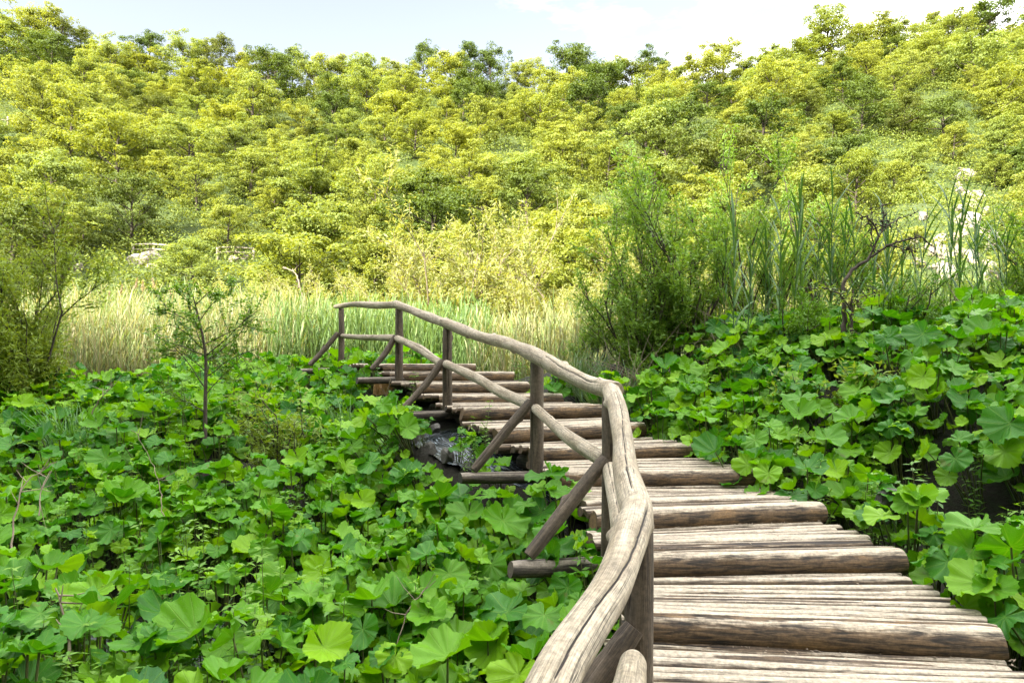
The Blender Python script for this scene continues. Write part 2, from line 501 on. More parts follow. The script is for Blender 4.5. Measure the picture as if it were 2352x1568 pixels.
def water_mat():
    m, t = newmat('stream_water')
    pos = N(t, 'ShaderNodeNewGeometry').outputs['Position']
    uvm = N(t, 'ShaderNodeMapping', {0: N(t, 'ShaderNodeUVMap').outputs[0], 3: (13, 4.5, 1)}).outputs[0]
    n = N(t, 'ShaderNodeTexNoise', {'Vector': uvm, 'Scale': 1.0, 'Detail': 8, 'Roughness': .68, 'Distortion': .9}).outputs[0]
    w = N(t, 'ShaderNodeAttribute', attribute_name='wear').outputs['Fac']
    foam = mrange(t, math_(t, 'ADD', n, math_(t, 'MULTIPLY', w, .30)), .55, .95)
    c = mixc(t, foam, (.012, .016, .016), (.42, .49, .56))
    b = N(t, 'ShaderNodeBump', {'Height': n, 'Strength': .5, 'Distance': .025}).outputs[0]
    p = N(t, 'ShaderNodeBsdfPrincipled', {'Base Color': c, 'Roughness': math_(t, 'MULTIPLY_ADD', foam, .5, .06), 'Normal': b, 'Specular IOR Level': .5})
    N(t, 'ShaderNodeOutputMaterial', {0: p.outputs[0]})
    return m
M['water'] = water_mat()

# ------------------------------------------------------------------ the boardwalk's steps, measured from the near end
#        px L  py L   Z     px R  py R
STEP = [(1380, 1622, -1.60, 2560, 1650),
        (1425, 1400, -1.45, 2300, 1440),
        (1416, 1270, -1.30, 2068, 1260),
        (1362, 1173, -1.16, 1883, 1153),
        (1275, 1079, -1.00, 1726, 1077),
        (1215, 1026, -0.85, 1592, 1018),
        (1140, 983, -0.68, 1476, 970),
        (1060, 935, -0.50, 1386, 929),
        (1009, 905.5, -0.37, 1293, 903.5),
        (953, 878.5, -0.20, 1211, 877),
        (895, 854, -0.03, 1180, 853.5),
        (880, 836, 0.12, 1090, 836)]
FORCE_D = {10: (11.9, 12.2), 11: (12.9, 13.1)}
SL, SR, SZ = [], [], []
for i, (xl, yl, z, xr, yr) in enumerate(STEP):
    dl = -z * F / (yl - 850) if i not in FORCE_D else FORCE_D[i][0]
    dr = -z * F / (yr - 850) if i not in FORCE_D else FORCE_D[i][1]
    SL.append(np.array([(xl - 1176) / F * dl, dl, z])); SR.append(np.array([(xr - 1176) / F * dr, dr, z])); SZ.append(z)
# two more steps run on under the photographer and one past the bend
pre = []
for k in (2, 1):
    pre.append((SL[0] + np.array([-.12 * k, -1.0 * k, -.15 * k]), SR[0] + np.array([-.05 * k, -1.0 * k, -.15 * k])))
SL = [p[0] for p in pre] + SL; SR = [p[1] for p in pre] + SR
SL.append(np.array([-3.25, 13.6, .13])); SR.append(np.array([-1.9, 14.6, .13]))
SL = np.array(SL); SR = np.array(SR)
EY = np.array([a[1] * .5 + b[1] * .5 for a, b in zip(SL, SR)])
EZ = SL[:, 2]

def edgeL(y): return np.interp(y, SL[:, 1], SL[:, 0])
def edgeR(y): return np.interp(y, SR[:, 1], SR[:, 0])
def zstep(y): return np.interp(y, EY, EZ)

STREAMS = [np.array([(2.2, 11.2, -.80), (.6, 10.3, -.86), (-.85, 9.45, -.90), (-.72, 8.8, -.98), (-.1, 8.2, -1.18), (.9, 7.6, -1.5), (1.5, 6.9, -1.95)]),
           np.array([(-1.9, 5.7, -2.25), (-3.2, 5.75, -2.28), (-5.2, 5.9, -2.3), (-9, 5.8, -2.32)])]
def stream_dist(x, y):
    best = np.full(np.shape(x), 1e9); zz = np.zeros(np.shape(x))
    for S in STREAMS:
        for a, b in zip(S[:-1], S[1:]):
            d = b[:2] - a[:2]
            t = np.clip(((x - a[0]) * d[0] + (y - a[1]) * d[1]) / (d @ d), 0, 1)
            r = np.hypot(x - a[0] - t * d[0], y - a[1] - t * d[1])
            zz = np.where(r < best, a[2] + t * (b[2] - a[2]), zz)
            best = np.minimum(best, r)
    return best, zz

CLY = np.array([0, 4.2, 5.4, 7, 8, 9.2, 10.5, 12, 13.6, 15.0])
CLZ = np.array([-1.9, -1.76, -1.70, -1.52, -1.26, -.88, -.66, -.36, -.04, .0])
def canopyL(x, y):
    return np.interp(y, CLY, CLZ) + .38 * np.exp(-((y - 6.7) / 1.3) ** 2) * np.exp(-np.maximum(edgeL(y) - x, 0) / 1.3) + .12 * (vnoise(x * .8, y * .8, 3) - .5)
def canopyR(x, y):
    e = np.maximum(x - edgeR(y), 0)
    f = np.interp(e, [0, .5, 1.5, 2.9, 4.5, 6, 9], [.02, .16, .36, .95, 1.28, 1.38, 1.45])
    return np.minimum(zstep(y) + f, .62 + .03 * e) + .10 * (vnoise(x * .8, y * .8, 5) - .5)

SKYX = [-900, -300, 0, 150, 300, 500, 650, 800, 900, 1000, 1080, 1200, 1350, 1500, 1700, 1900, 2100, 2250, 2352, 2700, 3300]
SKYY = [60, 40, 75, 85, 125, 140, 160, 172, 165, 150, 140, 160, 178, 160, 135, 100, 52, 45, 80, 60, 90]
YR = 105.0
def hill_z(x, y):
    y = np.maximum(y, 1.0)
    px = 1176 + F * x / y
    v = (850 - (np.interp(px, SKYX, SKYY) + 50)) / F
    t = np.clip((y - 29) / (YR - 29), 0, 1)
    z = v * YR * t ** 1.12
    back = np.maximum(y - YR, 0)
    z = z - back * .12
    lump = (vnoise(x * .09, y * .09, 1) - .5) * 4.0 + (vnoise(x * .25, y * .25, 2) - .5) * 1.3
    return z + lump * sstep(30, 50, y) * (1 - .7 * sstep(90, 105, y))

def ground_z(x, y):
    x = np.asarray(x, float); y = np.asarray(y, float)
    L = canopyL(x, y) - .62
    Rr = canopyR(x, y) - .60
    # the hollow under the right bank
    e = x - edgeR(y)
    Rr = Rr - .35 * np.exp(-((e - 1.15) / .45) ** 2) * sstep(4.2, 5.2, y) * (1 - sstep(6.6, 7.6, y))
    mid = zstep(y) - .55
    l, r = edgeL(y), edgeR(y)
    wl = sstep(l - .5, l + .15, x); wr = sstep(r - .1, r + .4, x)
    z = L * (1 - wl) + mid * wl * (1 - wr) + Rr * wr
    far = np.where(x < 0, -.45, -.45) + .55 * sstep(-.5, 3.5, x)
    k = sstep(13.2, 15.2, y)
    z = z * (1 - k) + far * k
    d, zz = stream_dist(x, y)
    c = 1 - sstep(.5, 1.05, d)
    z = z * (1 - c) + (zz - .14 + .17 * sstep(.26, .52, d)) * c
    z = z + (vnoise(x * 3, y * 3, 7) - .5) * .10 + (vnoise(x * 9, y * 9, 8) - .5) * .07
    h = hill_z(x, y)
    kk = sstep(28.5, 33, y)
    return z * (1 - kk) + (h - .35) * kk

def grid_sheet(name, xs, ys, zf, mat, kind='structure'):
    X, Y = np.meshgrid(xs, ys, indexing='ij')
    Z = zf(X, Y)
    v = np.stack([X, Y, Z], -1).reshape(-1, 3)
    n, m = len(xs), len(ys)
    i, j = np.meshgrid(np.arange(n - 1), np.arange(m - 1), indexing='ij')
    a = i * m + j
    q = np.stack([a, a + m, a + m + 1, a + 1], -1).reshape(-1, 4)
    mb = MB(); mb.add(v, [q])
    o = mb.build(name, mat)
    o['kind'] = kind
    return o

grid_sheet('ground', np.concatenate([np.arange(-40, -14, 2.0), np.arange(-14, 14, .14), np.arange(14, 41, 2.0)]),
           np.concatenate([np.arange(-6, 2, .5), np.arange(2, 16, .14), np.arange(16, 34.1, .6)]), ground_z, M['soil'])
# hillside across the valley: a fan shaped sheet
ys = np.concatenate([np.arange(29, 60, 1.0), np.arange(60, 112, 1.6), np.arange(112, 400, 12)])
us = np.linspace(-1.7, 1.7, 170)
U, Y = np.meshgrid(us, ys, indexing='ij')
X = U * Y
v = np.stack([X, Y, hill_z(X, Y)], -1).reshape(-1, 3)
i, j = np.meshgrid(np.arange(len(us) - 1), np.arange(len(ys) - 1), indexing='ij')
a = i * len(ys) + j
mb = MB(); mb.add(v, [np.stack([a, a + len(ys), a + len(ys) + 1, a + 1], -1).reshape(-1, 4)])
o = mb.build('hillside', M['hill']); o['kind'] = 'structure'

# unseen slope added behind the photographer, its ridge shaped to shade the valley floor
SHADE_Y = 16.9
def shade_slope_z(x, y):
    back = -42.0
    top = (SHADE_Y - back) / abs(math.cos(az)) * math.tan(R(SUN_EL)) - .3
    t = np.clip((-7.0 - y) / (-7.0 - back), 0, 1)
    z = -2.2 + (top + 2.2) * t ** .9
    n = (vnoise(x * .35, y * .35, 21) - .5) * 2.2 + (vnoise(x * 1.1, y * 1.1, 22) - .5) * 1.1
    return z + n * t - np.maximum(back - y, 0) * .2
grid_sheet('slope', np.arange(-120, 121, 1.5), np.arange(-70, -5, 1.5), shade_slope_z, M['hill'])

# stream
for S in STREAMS:
    pts, tt, _ = resample(S, .12)
    T = unit(np.gradient(pts[:, :2], axis=0)); Nn = np.stack([-T[:, 1], T[:, 0]], -1)
    mb = MB()
    ks = np.linspace(-1, 1, 13)
    wd = .50 + .05 * np.sin(tt * 1.7)
    V = np.zeros((len(pts), 13, 3))
    V[:, :, :2] = pts[:, None, :2] + Nn[:, None] * (ks[None, :, None] * wd[:, None, None])
    V[:, :, 2] = pts[:, None, 2] + .07 * (vnoise(V[..., 0] * 6, V[..., 1] * 6, 9) - .5)
    slope = -np.gradient(pts[:, 2]) / .12
    wv = np.broadcast_to(np.clip(slope * 1.2 + .15, 0.02, 1)[:, None], (len(pts), 13))
    i, j = np.meshgrid(np.arange(len(pts) - 1), np.arange(12), indexing='ij')
    a = i * 13 + j
    uv = np.stack(np.broadcast_arrays(ks[None], tt[:, None]), -1).reshape(-1, 2)
    mb.add(V.reshape(-1, 3), [np.stack([a, a + 1, a + 14, a + 13], -1).reshape(-1, 4)], uv, wv.reshape(-1))
    o = mb.build('stream', M['water']); o['kind'] = 'structure'

# ------------------------------------------------------------------ boardwalk
rng = np.random.RandomState(5)
walk = thing('boardwalk', 'weathered boardwalk of split logs climbing in broad steps through the butterbur', 'boardwalk', (0, 0, 0))
nst = len(SL) - 1
for k in range(nst):
    L0, R0, L1, R1 = SL[k], SR[k], SL[k + 1], SR[k + 1]
    zt = L0[2]
    ln = np.linalg.norm((L1 + R1 - L0 - R0)[:2] / 2)
    fr = rng.uniform(.096, .108)                               # radius of the thick front log
    n = max(5, int(round(ln / .102)))
    tread = MB()
    for q in range(1, n + 1):
        t = (q + .15) / n
        r = ln / n * rng.uniform(.42, .58)
        a = L0 + (L1 - L0) * t; b = R0 + (R1 - R0) * t
        if q < n:
            a = a + (a - b) / np.linalg.norm(a - b) * rng.uniform(-.06, .09)
            b = b + (b - a) / np.linalg.norm(b - a) * rng.uniform(-.07, .05)
        tz = zt - r * .80 + rng.uniform(-.020, .006)
        a[2] = tz + rng.uniform(-.008, .008); b[2] = tz + rng.uniform(-.008, .008)
        mids = [a + (b - a) * s + np.array([0, rng.uniform(-.014, .014), rng.uniform(-.006, .006)]) for s in (.33, .66)]
        tap = rng.uniform(.9, 1.1)
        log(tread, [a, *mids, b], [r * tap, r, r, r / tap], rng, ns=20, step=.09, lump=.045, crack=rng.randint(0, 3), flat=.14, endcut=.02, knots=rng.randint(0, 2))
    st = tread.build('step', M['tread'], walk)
    fl = MB()
    a = L0.copy(); b = R0.copy(); a[2] = zt - fr * .92; b[2] = zt - fr * .92
    mid = (a + b) / 2 + np.array([0, rng.uniform(-.02, .02), rng.uniform(-.012, .008)])
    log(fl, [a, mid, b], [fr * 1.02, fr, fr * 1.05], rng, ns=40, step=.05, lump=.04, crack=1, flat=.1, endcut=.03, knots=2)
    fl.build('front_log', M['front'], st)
    for s in (.18, .82):                                       # low stringers carrying the step
        sb = MB()
        p0 = L0 + (R0 - L0) * s; p1 = L1 + (R1 - L1) * s
        p0[2] = p1[2] = zt - .245
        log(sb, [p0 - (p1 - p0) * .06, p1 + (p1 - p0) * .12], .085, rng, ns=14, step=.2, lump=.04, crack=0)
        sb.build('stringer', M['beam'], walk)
    for s in (.2, .8):
        sb = MB()
        p0 = L0 + (R0 - L0) * s; p0[2] = zt - .2
        gz = float(ground_z(p0[0], p0[1])) - .3
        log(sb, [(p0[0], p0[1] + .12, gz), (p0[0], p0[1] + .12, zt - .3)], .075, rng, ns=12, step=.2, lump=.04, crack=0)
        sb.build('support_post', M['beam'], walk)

lt = MB()
for k in range(0, 6):
    for q in range(70):
        u = rng.rand() ** .8
        c = SL[k + 1] + (SR[k + 1] - SL[k + 1]) * u
        back = abs(rng.normal(0, .05)) + .085 if q < 50 else rng.uniform(.1, .8)
        c = np.array([c[0], c[1] - back, SL[k][2] + .006])
        leafquads(lt, c[None], unit(rng.normal(0, .2, (1, 3)) + [0, 0, 1]), rng.normal(0, 1, (1, 3)), rng.uniform(.015, .05), rng.uniform(.006, .014), .1)
o = lt.build('leaf_litter', M['dead'], None, False)
tag(o, 'dry scraps of leaf litter gathered against the step fronts', 'leaf litter', None, 'stuff')

# ------------------------------------------------------------------ railing
rail = thing('log_railing', 'grey barked-off log railing with slanting braces along the left side of the boardwalk', 'railing', (0, 0, 0))
rng = np.random.RandomState(8)
# posts: (px, d, py top, py base, radius, brace top px/py, brace foot px/py, beam left px/py, beam right px/py)
POSTS = [(783, 13.9, 706, 842, .060, (777, 764), (711, 838), (690, 846), (790, 843)),
         (916, 11.8, 702, 866, .068, (909, 772), (853, 848), (820, 866), (930, 864)),
         (1028, 9.9, 750, 942, .070, (1018, 828), (926, 938), (900, 945), (1075, 940)),
         (1233, 7.2, 820, 1078, .072, (1219, 922), (1088, 1080), (1057, 1084), (1300, 1080)),
         (1402, 5.0, 905, 1280, .068, (1390, 1052), (1215, 1276), (1172, 1287), (1480, 1272)),
         (1466, 2.9, 1180, 1800, .062, (1456, 1440), (1080, 1950), (1000, 1830), (1640, 1790))]
for (px, d, yt, yb, r, bt, bf, ml, mr) in POSTS:
    top, base = P(px, yt, d), P(px, yb, d)
    top[0] += rng.uniform(-.01, .01)
    mb = MB()
    log(mb, [base - np.array([0, 0, .12]), (base + top) / 2 + np.array([rng.uniform(-.012, .012), 0, 0]), top - np.array([0, 0, .02])],
        [r * 1.04, r, r * .95], rng, ns=40, step=.05, lump=.035, crack=1, top_up=(-.3, -1, 0), knots=1)
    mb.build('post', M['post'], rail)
    mb = MB()
    log(mb, [P(*bf, d - .28), P((bt[0] + bf[0]) / 2 + rng.uniform(-4, 4), (bt[1] + bf[1]) / 2 + 2, d - .16), P(*bt, d - .07)],
        [.047, .05, .05], rng, ns=32, step=.05, lump=.05, crack=1, top_up=(-.3, -1, .6), knots=2)
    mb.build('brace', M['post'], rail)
    mb = MB()
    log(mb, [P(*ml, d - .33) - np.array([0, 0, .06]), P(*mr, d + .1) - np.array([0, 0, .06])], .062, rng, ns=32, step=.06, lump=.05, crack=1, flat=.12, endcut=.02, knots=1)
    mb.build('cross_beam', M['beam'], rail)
def railpiece(name, pts, rad, knots, crack=1, ns=64):
    mb = MB()
    log(mb, [P(*p) if len(p) == 3 and p[2] > 0 else np.array(p[:3]) for p in pts], rad, rng, ns=ns, step=.03, lump=.075, crack=crack, endcut=.015, knots=knots)
    return mb.build(name, M['rail'], rail)
railpiece('top_rail', [(770, 704, 13.95), (815, 699, 13.2), (865, 701, 12.5), (913, 699, 11.8)], [.042, .058, .063, .066], 3)
railpiece('top_rail', [(907, 698, 11.86), (968, 721, 11.2), (1022, 742, 9.95), (1093, 769, 9.1), (1155, 785, 8.3), (1209, 806, 7.3), (1262, 832, 6.75)],
          [.064, .072, .073, .074, .07, .075, .078], 6)
railpiece('top_rail', [(1236, 818, 7.05), (1262, 833, 6.7), (1300, 856, 6.1), (1363, 885, 5.4), (1413, 897, 4.95)], [.066, .076, .072, .066, .066], 2)
railpiece('top_rail', [(1404, 893, 5.02), (1420, 947, 4.4), (1429, 1005, 3.9), (1437, 1067, 3.45), (1452, 1132, 3.05), (1463, 1172, 2.83)],
          [.060, .062, .062, .062, .063, .063], 5, 1)
railpiece('top_rail', [(1461, 1158, 2.92), (1458, 1190, 2.68), (1435, 1271, 2.25), (1404, 1347, 1.96), (1353, 1424, 1.76), (1302, 1501, 1.58), (1266, 1568, 1.45), (1140, 1850, 1.05), (900, 2500, .7)],
          [.064, .066, .062, .058, .053, .052, .052, .052, .052], 6, 1)
railpiece('middle_rail', [(786, 771, 13.85), (840, 775, 12.9), (906, 775, 11.78)], [.045, .054, .06], 3)
railpiece('middle_rail', [(912, 776, 11.7), (960, 800, 10.8), (1012, 834, 9.95)], [.056, .066, .06], 3)
railpiece('middle_rail', [(1024, 836, 9.8), (1090, 865, 8.8), (1135, 892, 8.1), (1213, 928, 7.2)], [.056, .062, .06, .06], 3)
railpiece('middle_rail', [(1230, 938, 7.08), (1290, 990, 6.2), (1345, 1030, 5.5), (1390, 1057, 5.05)], [.052, .056, .06, .062], 3)
railpiece('middle_rail', [(1400, 1075, 4.92), (1421, 1180, 3.95), (1440, 1310, 3.2), (1452, 1400, 2.9)], [.055, .055, .056, .056], 2)
railpiece('middle_rail', [(1456, 1520, 2.72), (1425, 1660, 2.1), (1330, 1900, 1.5)], [.056, .058, .058], 1)

# ------------------------------------------------------------------ butterbur
def butterbur_leaf(mb, rng, centre, normal, azim, Rl, cup, wave, fold):
    na, nr = 61, 5
    th = np.linspace(-math.pi + .13, math.pi - .13, na)
    shape = .84 + .12 * np.cos(th) + .12 * np.abs(np.sin(th)) - .12 * np.exp(-((np.abs(th) - math.pi) / .45) ** 2)
    ph = rng.rand() * TAU
    tooth = np.abs(((np.arange(na) * .5) % 1.0) - .5) * 2
    edge = shape * (1 + .025 * np.cos(9 * th) + .06 * (tooth - .5) + .07 * np.sin(2 * th + ph) + .04 * np.sin(4 * th + ph * 3) + rng.uniform(-.035, .035, na))
    rho = np.linspace(0.0, 1, nr + 1)[1:] ** .85
    x = rho[:, None] * (edge * np.cos(th))[None] ; y = rho[:, None] * (edge * np.sin(th))[None]
    z = cup * rho[:, None] ** 1.6 + .05 * rho[:, None] * np.cos(9 * th)[None] + wave * rho[:, None] ** 2.2 * np.sin(3 * th + ph)[None]
    z = z + fold * np.abs(y) + .09 * rho[:, None] ** 3 * np.sin(5 * th + ph * 2)[None] + .05 * rho[:, None] ** 4 * np.sin(13 * th + ph)[None]
    z = z + .16 * rho[:, None] * (vnoise(x * 2.6 + ph * 9, y * 2.6, 4) - .5)
    pts = np.concatenate([[[0, 0, 0]], np.stack([x, y, z], -1).reshape(-1, 3)]) * Rl
    n = unit(normal); t = np.array([math.cos(azim), math.sin(azim), 0.0]); t = unit(t - n * np.dot(t, n)); b = np.cross(n, t)
    V = centre + pts[:, :1] * t + pts[:, 1:2] * b + pts[:, 2:3] * n
    i, j = np.meshgrid(np.arange(nr - 1), np.arange(na - 1), indexing='ij')
    a = 1 + i * na + j
    q = np.stack([a, a + na, a + na + 1, a + 1], -1).reshape(-1, 4)
    tri = np.stack([np.zeros(na - 1, int), 1 + np.arange(na - 1), 2 + np.arange(na - 1)], -1)
    uu = np.broadcast_to((th / TAU + .5)[None], (nr, na)).reshape(-1); vv = np.repeat(rho, na)
    mb.add(V, [q, tri], np.concatenate([[[.5, 0]], np.stack([uu, vv], -1)]))

def butterbur_arrays(seed, big):
    rng = np.random.RandomState(seed)
    lv, sk = MB(), MB()
    n = rng.randint(7, 11)
    for q in range(n):
        azm = q * 2.4 + rng.uniform(-.5, .5)
        rad = rng.uniform(.04, .34) * (q > 0)
        h = rng.uniform(.36, .70) if q else .68
        if q > n - 3: h = rng.uniform(.2, .38)
        Rl = rng.uniform(.080, .165) * big
        c = np.array([math.cos(azm) * rad, math.sin(azm) * rad, h])
        tilt = rng.uniform(.05, .95)
        nrm = np.array([math.cos(azm) * math.sin(tilt), math.sin(azm) * math.sin(tilt), math.cos(tilt)])
        butterbur_leaf(lv, rng, c, nrm, azm + rng.uniform(-.7, .7), Rl, rng.uniform(-.22, .5), rng.uniform(.04, .17), rng.uniform(-.15, .55))
        b0 = c * np.array([.25, .25, 0]) + np.array([0, 0, -.12])
        md = (b0 + c) / 2 + np.array([math.cos(azm), math.sin(azm), 0]) * rad * -.15
        p, _, rr = resample([b0, md, c - nrm * .004], .12, [.0085 * big, .007 * big, .0055 * big])
        tube(sk, p, rr, 5)
    return lv, sk

NB = 14
BB = [butterbur_arrays(100 + k, [.85, 1.0, 1.1, 1.2][k % 4]) for k in range(NB)]
BBM = [(l.mesh('leaves', M['butterbur']), s.mesh('stalks', M['stalk'])) for l, s in BB]

BEAMS = [(P(690, 846, 13.6)[:2], P(790, 843, 14.0)[:2]), (P(820, 866, 11.5)[:2], P(930, 864, 11.9)[:2]), (P(900, 945, 9.6)[:2], P(1075, 940, 10)[:2]),
         (P(1057, 1084, 6.9)[:2], P(1250, 1080, 7.2)[:2]), (P(1172, 1287, 4.7)[:2], P(1400, 1272, 5)[:2])]
def near_beam(x, y):
    for a, b in BEAMS[:3]:
        d = b - a; t = min(max(((x - a[0]) * d[0] + (y - a[1]) * d[1]) / (d @ d), 0), 1)
        if math.hypot(x - a[0] - t * d[0], (y - a[1] - t * d[1]) + .10) < .22: return True
    return False
SPOTS = [(P(a_, 850, d_)[0], d_, r_) for a_, d_, r_ in ((172, 9.7, .62), (800, 10.4, .36), (845, 10.0, .34), (640, 9.2, .55), (560, 10.2, .4), (470, 9.5, .3), (330, 4.6, .22), (460, 4.9, .22),
         (1385, 11.2, .5), (1455, 11.0, .5), (1335, 11.7, .4), (1945, 9.0, .3))]
def excluded(x, y):
    if near_beam(x, y): return True
    d, _ = stream_dist(np.array(x), np.array(y))
    if (y > 8.0 and d < .30) or (x < -1.9 and y < 6.6 and d < .40): return True
    if y < 14 and edgeL(y) - .05 < x < edgeR(y) + .10: return True
    px = 1176 + F * x / y
    if 985 < px < 1140 and 8.4 < y < 9.75 and x < 0.3: return True
    for cx, cyy, cr_ in SPOTS:
        if math.hypot(x - cx, (y - cyy) * .75 + .08) < cr_: return True
    e = x - edgeR(y)
    if x > 0 and .75 < e < 1.75 and 4.6 < y < 6.9: return True        # hollow below the right bank
    return False

rng = np.random.RandomState(77)
pl = []
sp = .345
yy = 2.9
row = 0
while yy < 15.2:
    half = .78 * yy + 1.0
    s = sp * (1.0 + .02 * yy)
    xx = -half + (row % 2) * s * .5
    while xx < half:
        x = xx + rng.uniform(-.16, .16); y = yy + rng.uniform(-.15, .15)
        xx += s
        if excluded(x, y): continue
        left = x < (edgeL(y) if y < 13.3 else -1.2)
        if y > 13.6 and not (-7.5 < x < -.6): continue
        if left and y < 3.65: continue
        if not left and y > 12.9 + .25 * x: continue
        px = 1176 + F * x / y
        if left and px < 260 and y > 13.2: continue
        if not left and px < 1660 and y > 11.6: continue
        z = float(ground_z(x, y))
        top = 850 - F * (z + .72) / y                              # keep the little cascades open to view
        if left and ((972 < px < 1075 and top < 978 and 7.7 < y < 9.75) or (1100 <= px < 1180 and top < 1040 and 7.2 < y < 9.2)): continue
        pl.append((x, y, z, left))
    yy += s * .84
    row += 1
pl = [(x, y, z, l, rng.randint(NB), rng.rand() * TAU, rng.uniform(.88, 1.22)) for (x, y, z, l) in pl]
for k, (px, d_) in enumerate([(1000, 7.3), (1040, 7.0), (1075, 7.45), (1115, 7.1), (1150, 7.4), (1180, 6.9), (1015, 7.8), (1095, 7.8), (930, 8.4), (955, 8.1), (975, 8.6), (940, 8.9), (985, 7.6), (1055, 8.1), (1210, 6.6), (1170, 6.6)]):
    x = P(px, 850, d_)[0]                                          # small young plants on the bank of the cascade
    pl.append((x, d_, float(ground_z(x, d_)), True, (k * 5) % NB, k * 1.9, .52 + .03 * (k % 5)))
pl.sort(key=lambda p: p[1])
def visible(p):
    a, b = proj((p[0], p[1], p[2] + .5))
    return -60 < a < 2412 and -40 < b < 1640
vis = [p for p in pl if visible(p)]
inv = [p for p in pl if not visible(p)]
NIND = 296
ORD = ['zeroth', 'first', 'second', 'third', 'fourth', 'fifth', 'sixth', 'seventh', 'eighth', 'ninth', 'tenth', 'eleventh', 'twelfth', 'thirteenth', 'fourteenth',
       'fifteenth', 'sixteenth', 'seventeenth', 'eighteenth', 'nineteenth', 'twentieth', 'twenty-first', 'twenty-second', 'twenty-third', 'twenty-fourth',
       'twenty-fifth', 'twenty-sixth', 'twenty-seventh', 'twenty-eighth', 'twenty-ninth', 'thirtieth', 'thirty-first', 'thirty-second', 'thirty-third', 'thirty-fourth', 'thirty-fifth', 'thirty-sixth', 'thirty-seventh', 'thirty-eighth', 'thirty-ninth', 'fortieth', 'forty-first', 'forty-second']
def bb_rot(p):
    # plants on a slope lean a little downhill
    x, y = p[0], p[1]
    e = .4
    gx = float(ground_z(x + e, y) - ground_z(x - e, y)) / (2 * e); gy = float(ground_z(x, y + e) - ground_z(x, y - e)) / (2 * e)
    n = Vector((-gx * .55, -gy * .55, 1)).normalized()
    from mathutils import Quaternion
    return Vector((0, 0, 1)).rotation_difference(n) @ Quaternion((0, 0, 1), p[5])
ind = vis[:NIND]
bands = {}
for i, p in enumerate(ind):
    side = 'left' if p[3] else 'right'
    wid = .55
    b = int((p[1] - 2.9) / wid)
    bands.setdefault((side, b), []).append(i)
LABEL = {}
for side in ('left', 'right'):
    keys = sorted(k for k in bands if k[0] == side)
    for bi, k in enumerate(keys):
        m = sorted(bands[k], key=lambda i: proj(ind[i][:3])[0])
        for o_, i in enumerate(m):
            row = 'front row' if bi == 0 else ORD[bi + 1] + ' row'
            LABEL[i] = '%s butterbur clump from the left in the %s %s of the boardwalk' % (ORD[o_ + 1], row, side)
for i, p in enumerate(ind):
    t = thing('butterbur', LABEL[i], 'butterbur', (p[0], p[1], p[2]), 0, 'butterbur clumps beside the boardwalk')
    t.rotation_mode = 'QUATERNION'
    t.rotation_quaternion = bb_rot(p)
    t.scale = (p[6],) * 3
    for nm, me in zip(('leaves', 'stalks'), BBM[p[4]]):
        o = bpy.data.objects.new(nm, me); COL.objects.link(o); o.parent = t
far = MB()
fsk = MB()
for p in vis[NIND:] + inv:
    q = bb_rot(p).to_matrix()
    Rm = np.array(q)
    for tgt, src in ((far, BB[p[4]][0]), (fsk, BB[p[4]][1])):
        v, f, uv, w = src.arrays()
        tgt.add(v @ Rm.T * p[6] + np.array(p[:3]), f, uv)
o = far.build('butterbur_patch', M['butterbur'])
tag(o, 'distant carpet of butterbur leaves below the reeds', 'ground cover', None, 'stuff')
fsk.build('stalks', M['stalk'], o)

# ------------------------------------------------------------------ branching plants
def branchy(rng, base, d, ln, r, depth, spread, tubes, tips, up=.15, kids=(3, 5), shrink=.6, wob=.12, minfrac=.3):
    n = 5
    pts = [np.array(base, float)]
    d = unit(d)
    for k in range(n):
        d = unit(d + rng.normal(0, wob, 3) + np.array([0, 0, up * .3]))
        pts.append(pts[-1] + d * ln / n)
    pts = np.array(pts)
    tubes.append((pts, np.linspace(r, r * .5, n + 1)))
    tips.append((pts, d, depth))
    if depth > 0:
        for q in range(rng.randint(*kids)):
            f = rng.uniform(minfrac, 1.0)
            k = f * n; i = min(int(k), n - 1)
            b = pts[i] + (pts[i + 1] - pts[i]) * (k - i)
            a = rng.rand() * TAU
            u = unit(np.cross(d, [math.cos(a), math.sin(a), .3]))
            nd = unit(d * (1 - spread) + u * spread + np.array([0, 0, up]))
            branchy(rng, b, nd, ln * shrink * rng.uniform(.75, 1.15), r * .5, depth - 1, spread, tubes, tips, up, kids, shrink, wob, minfrac)

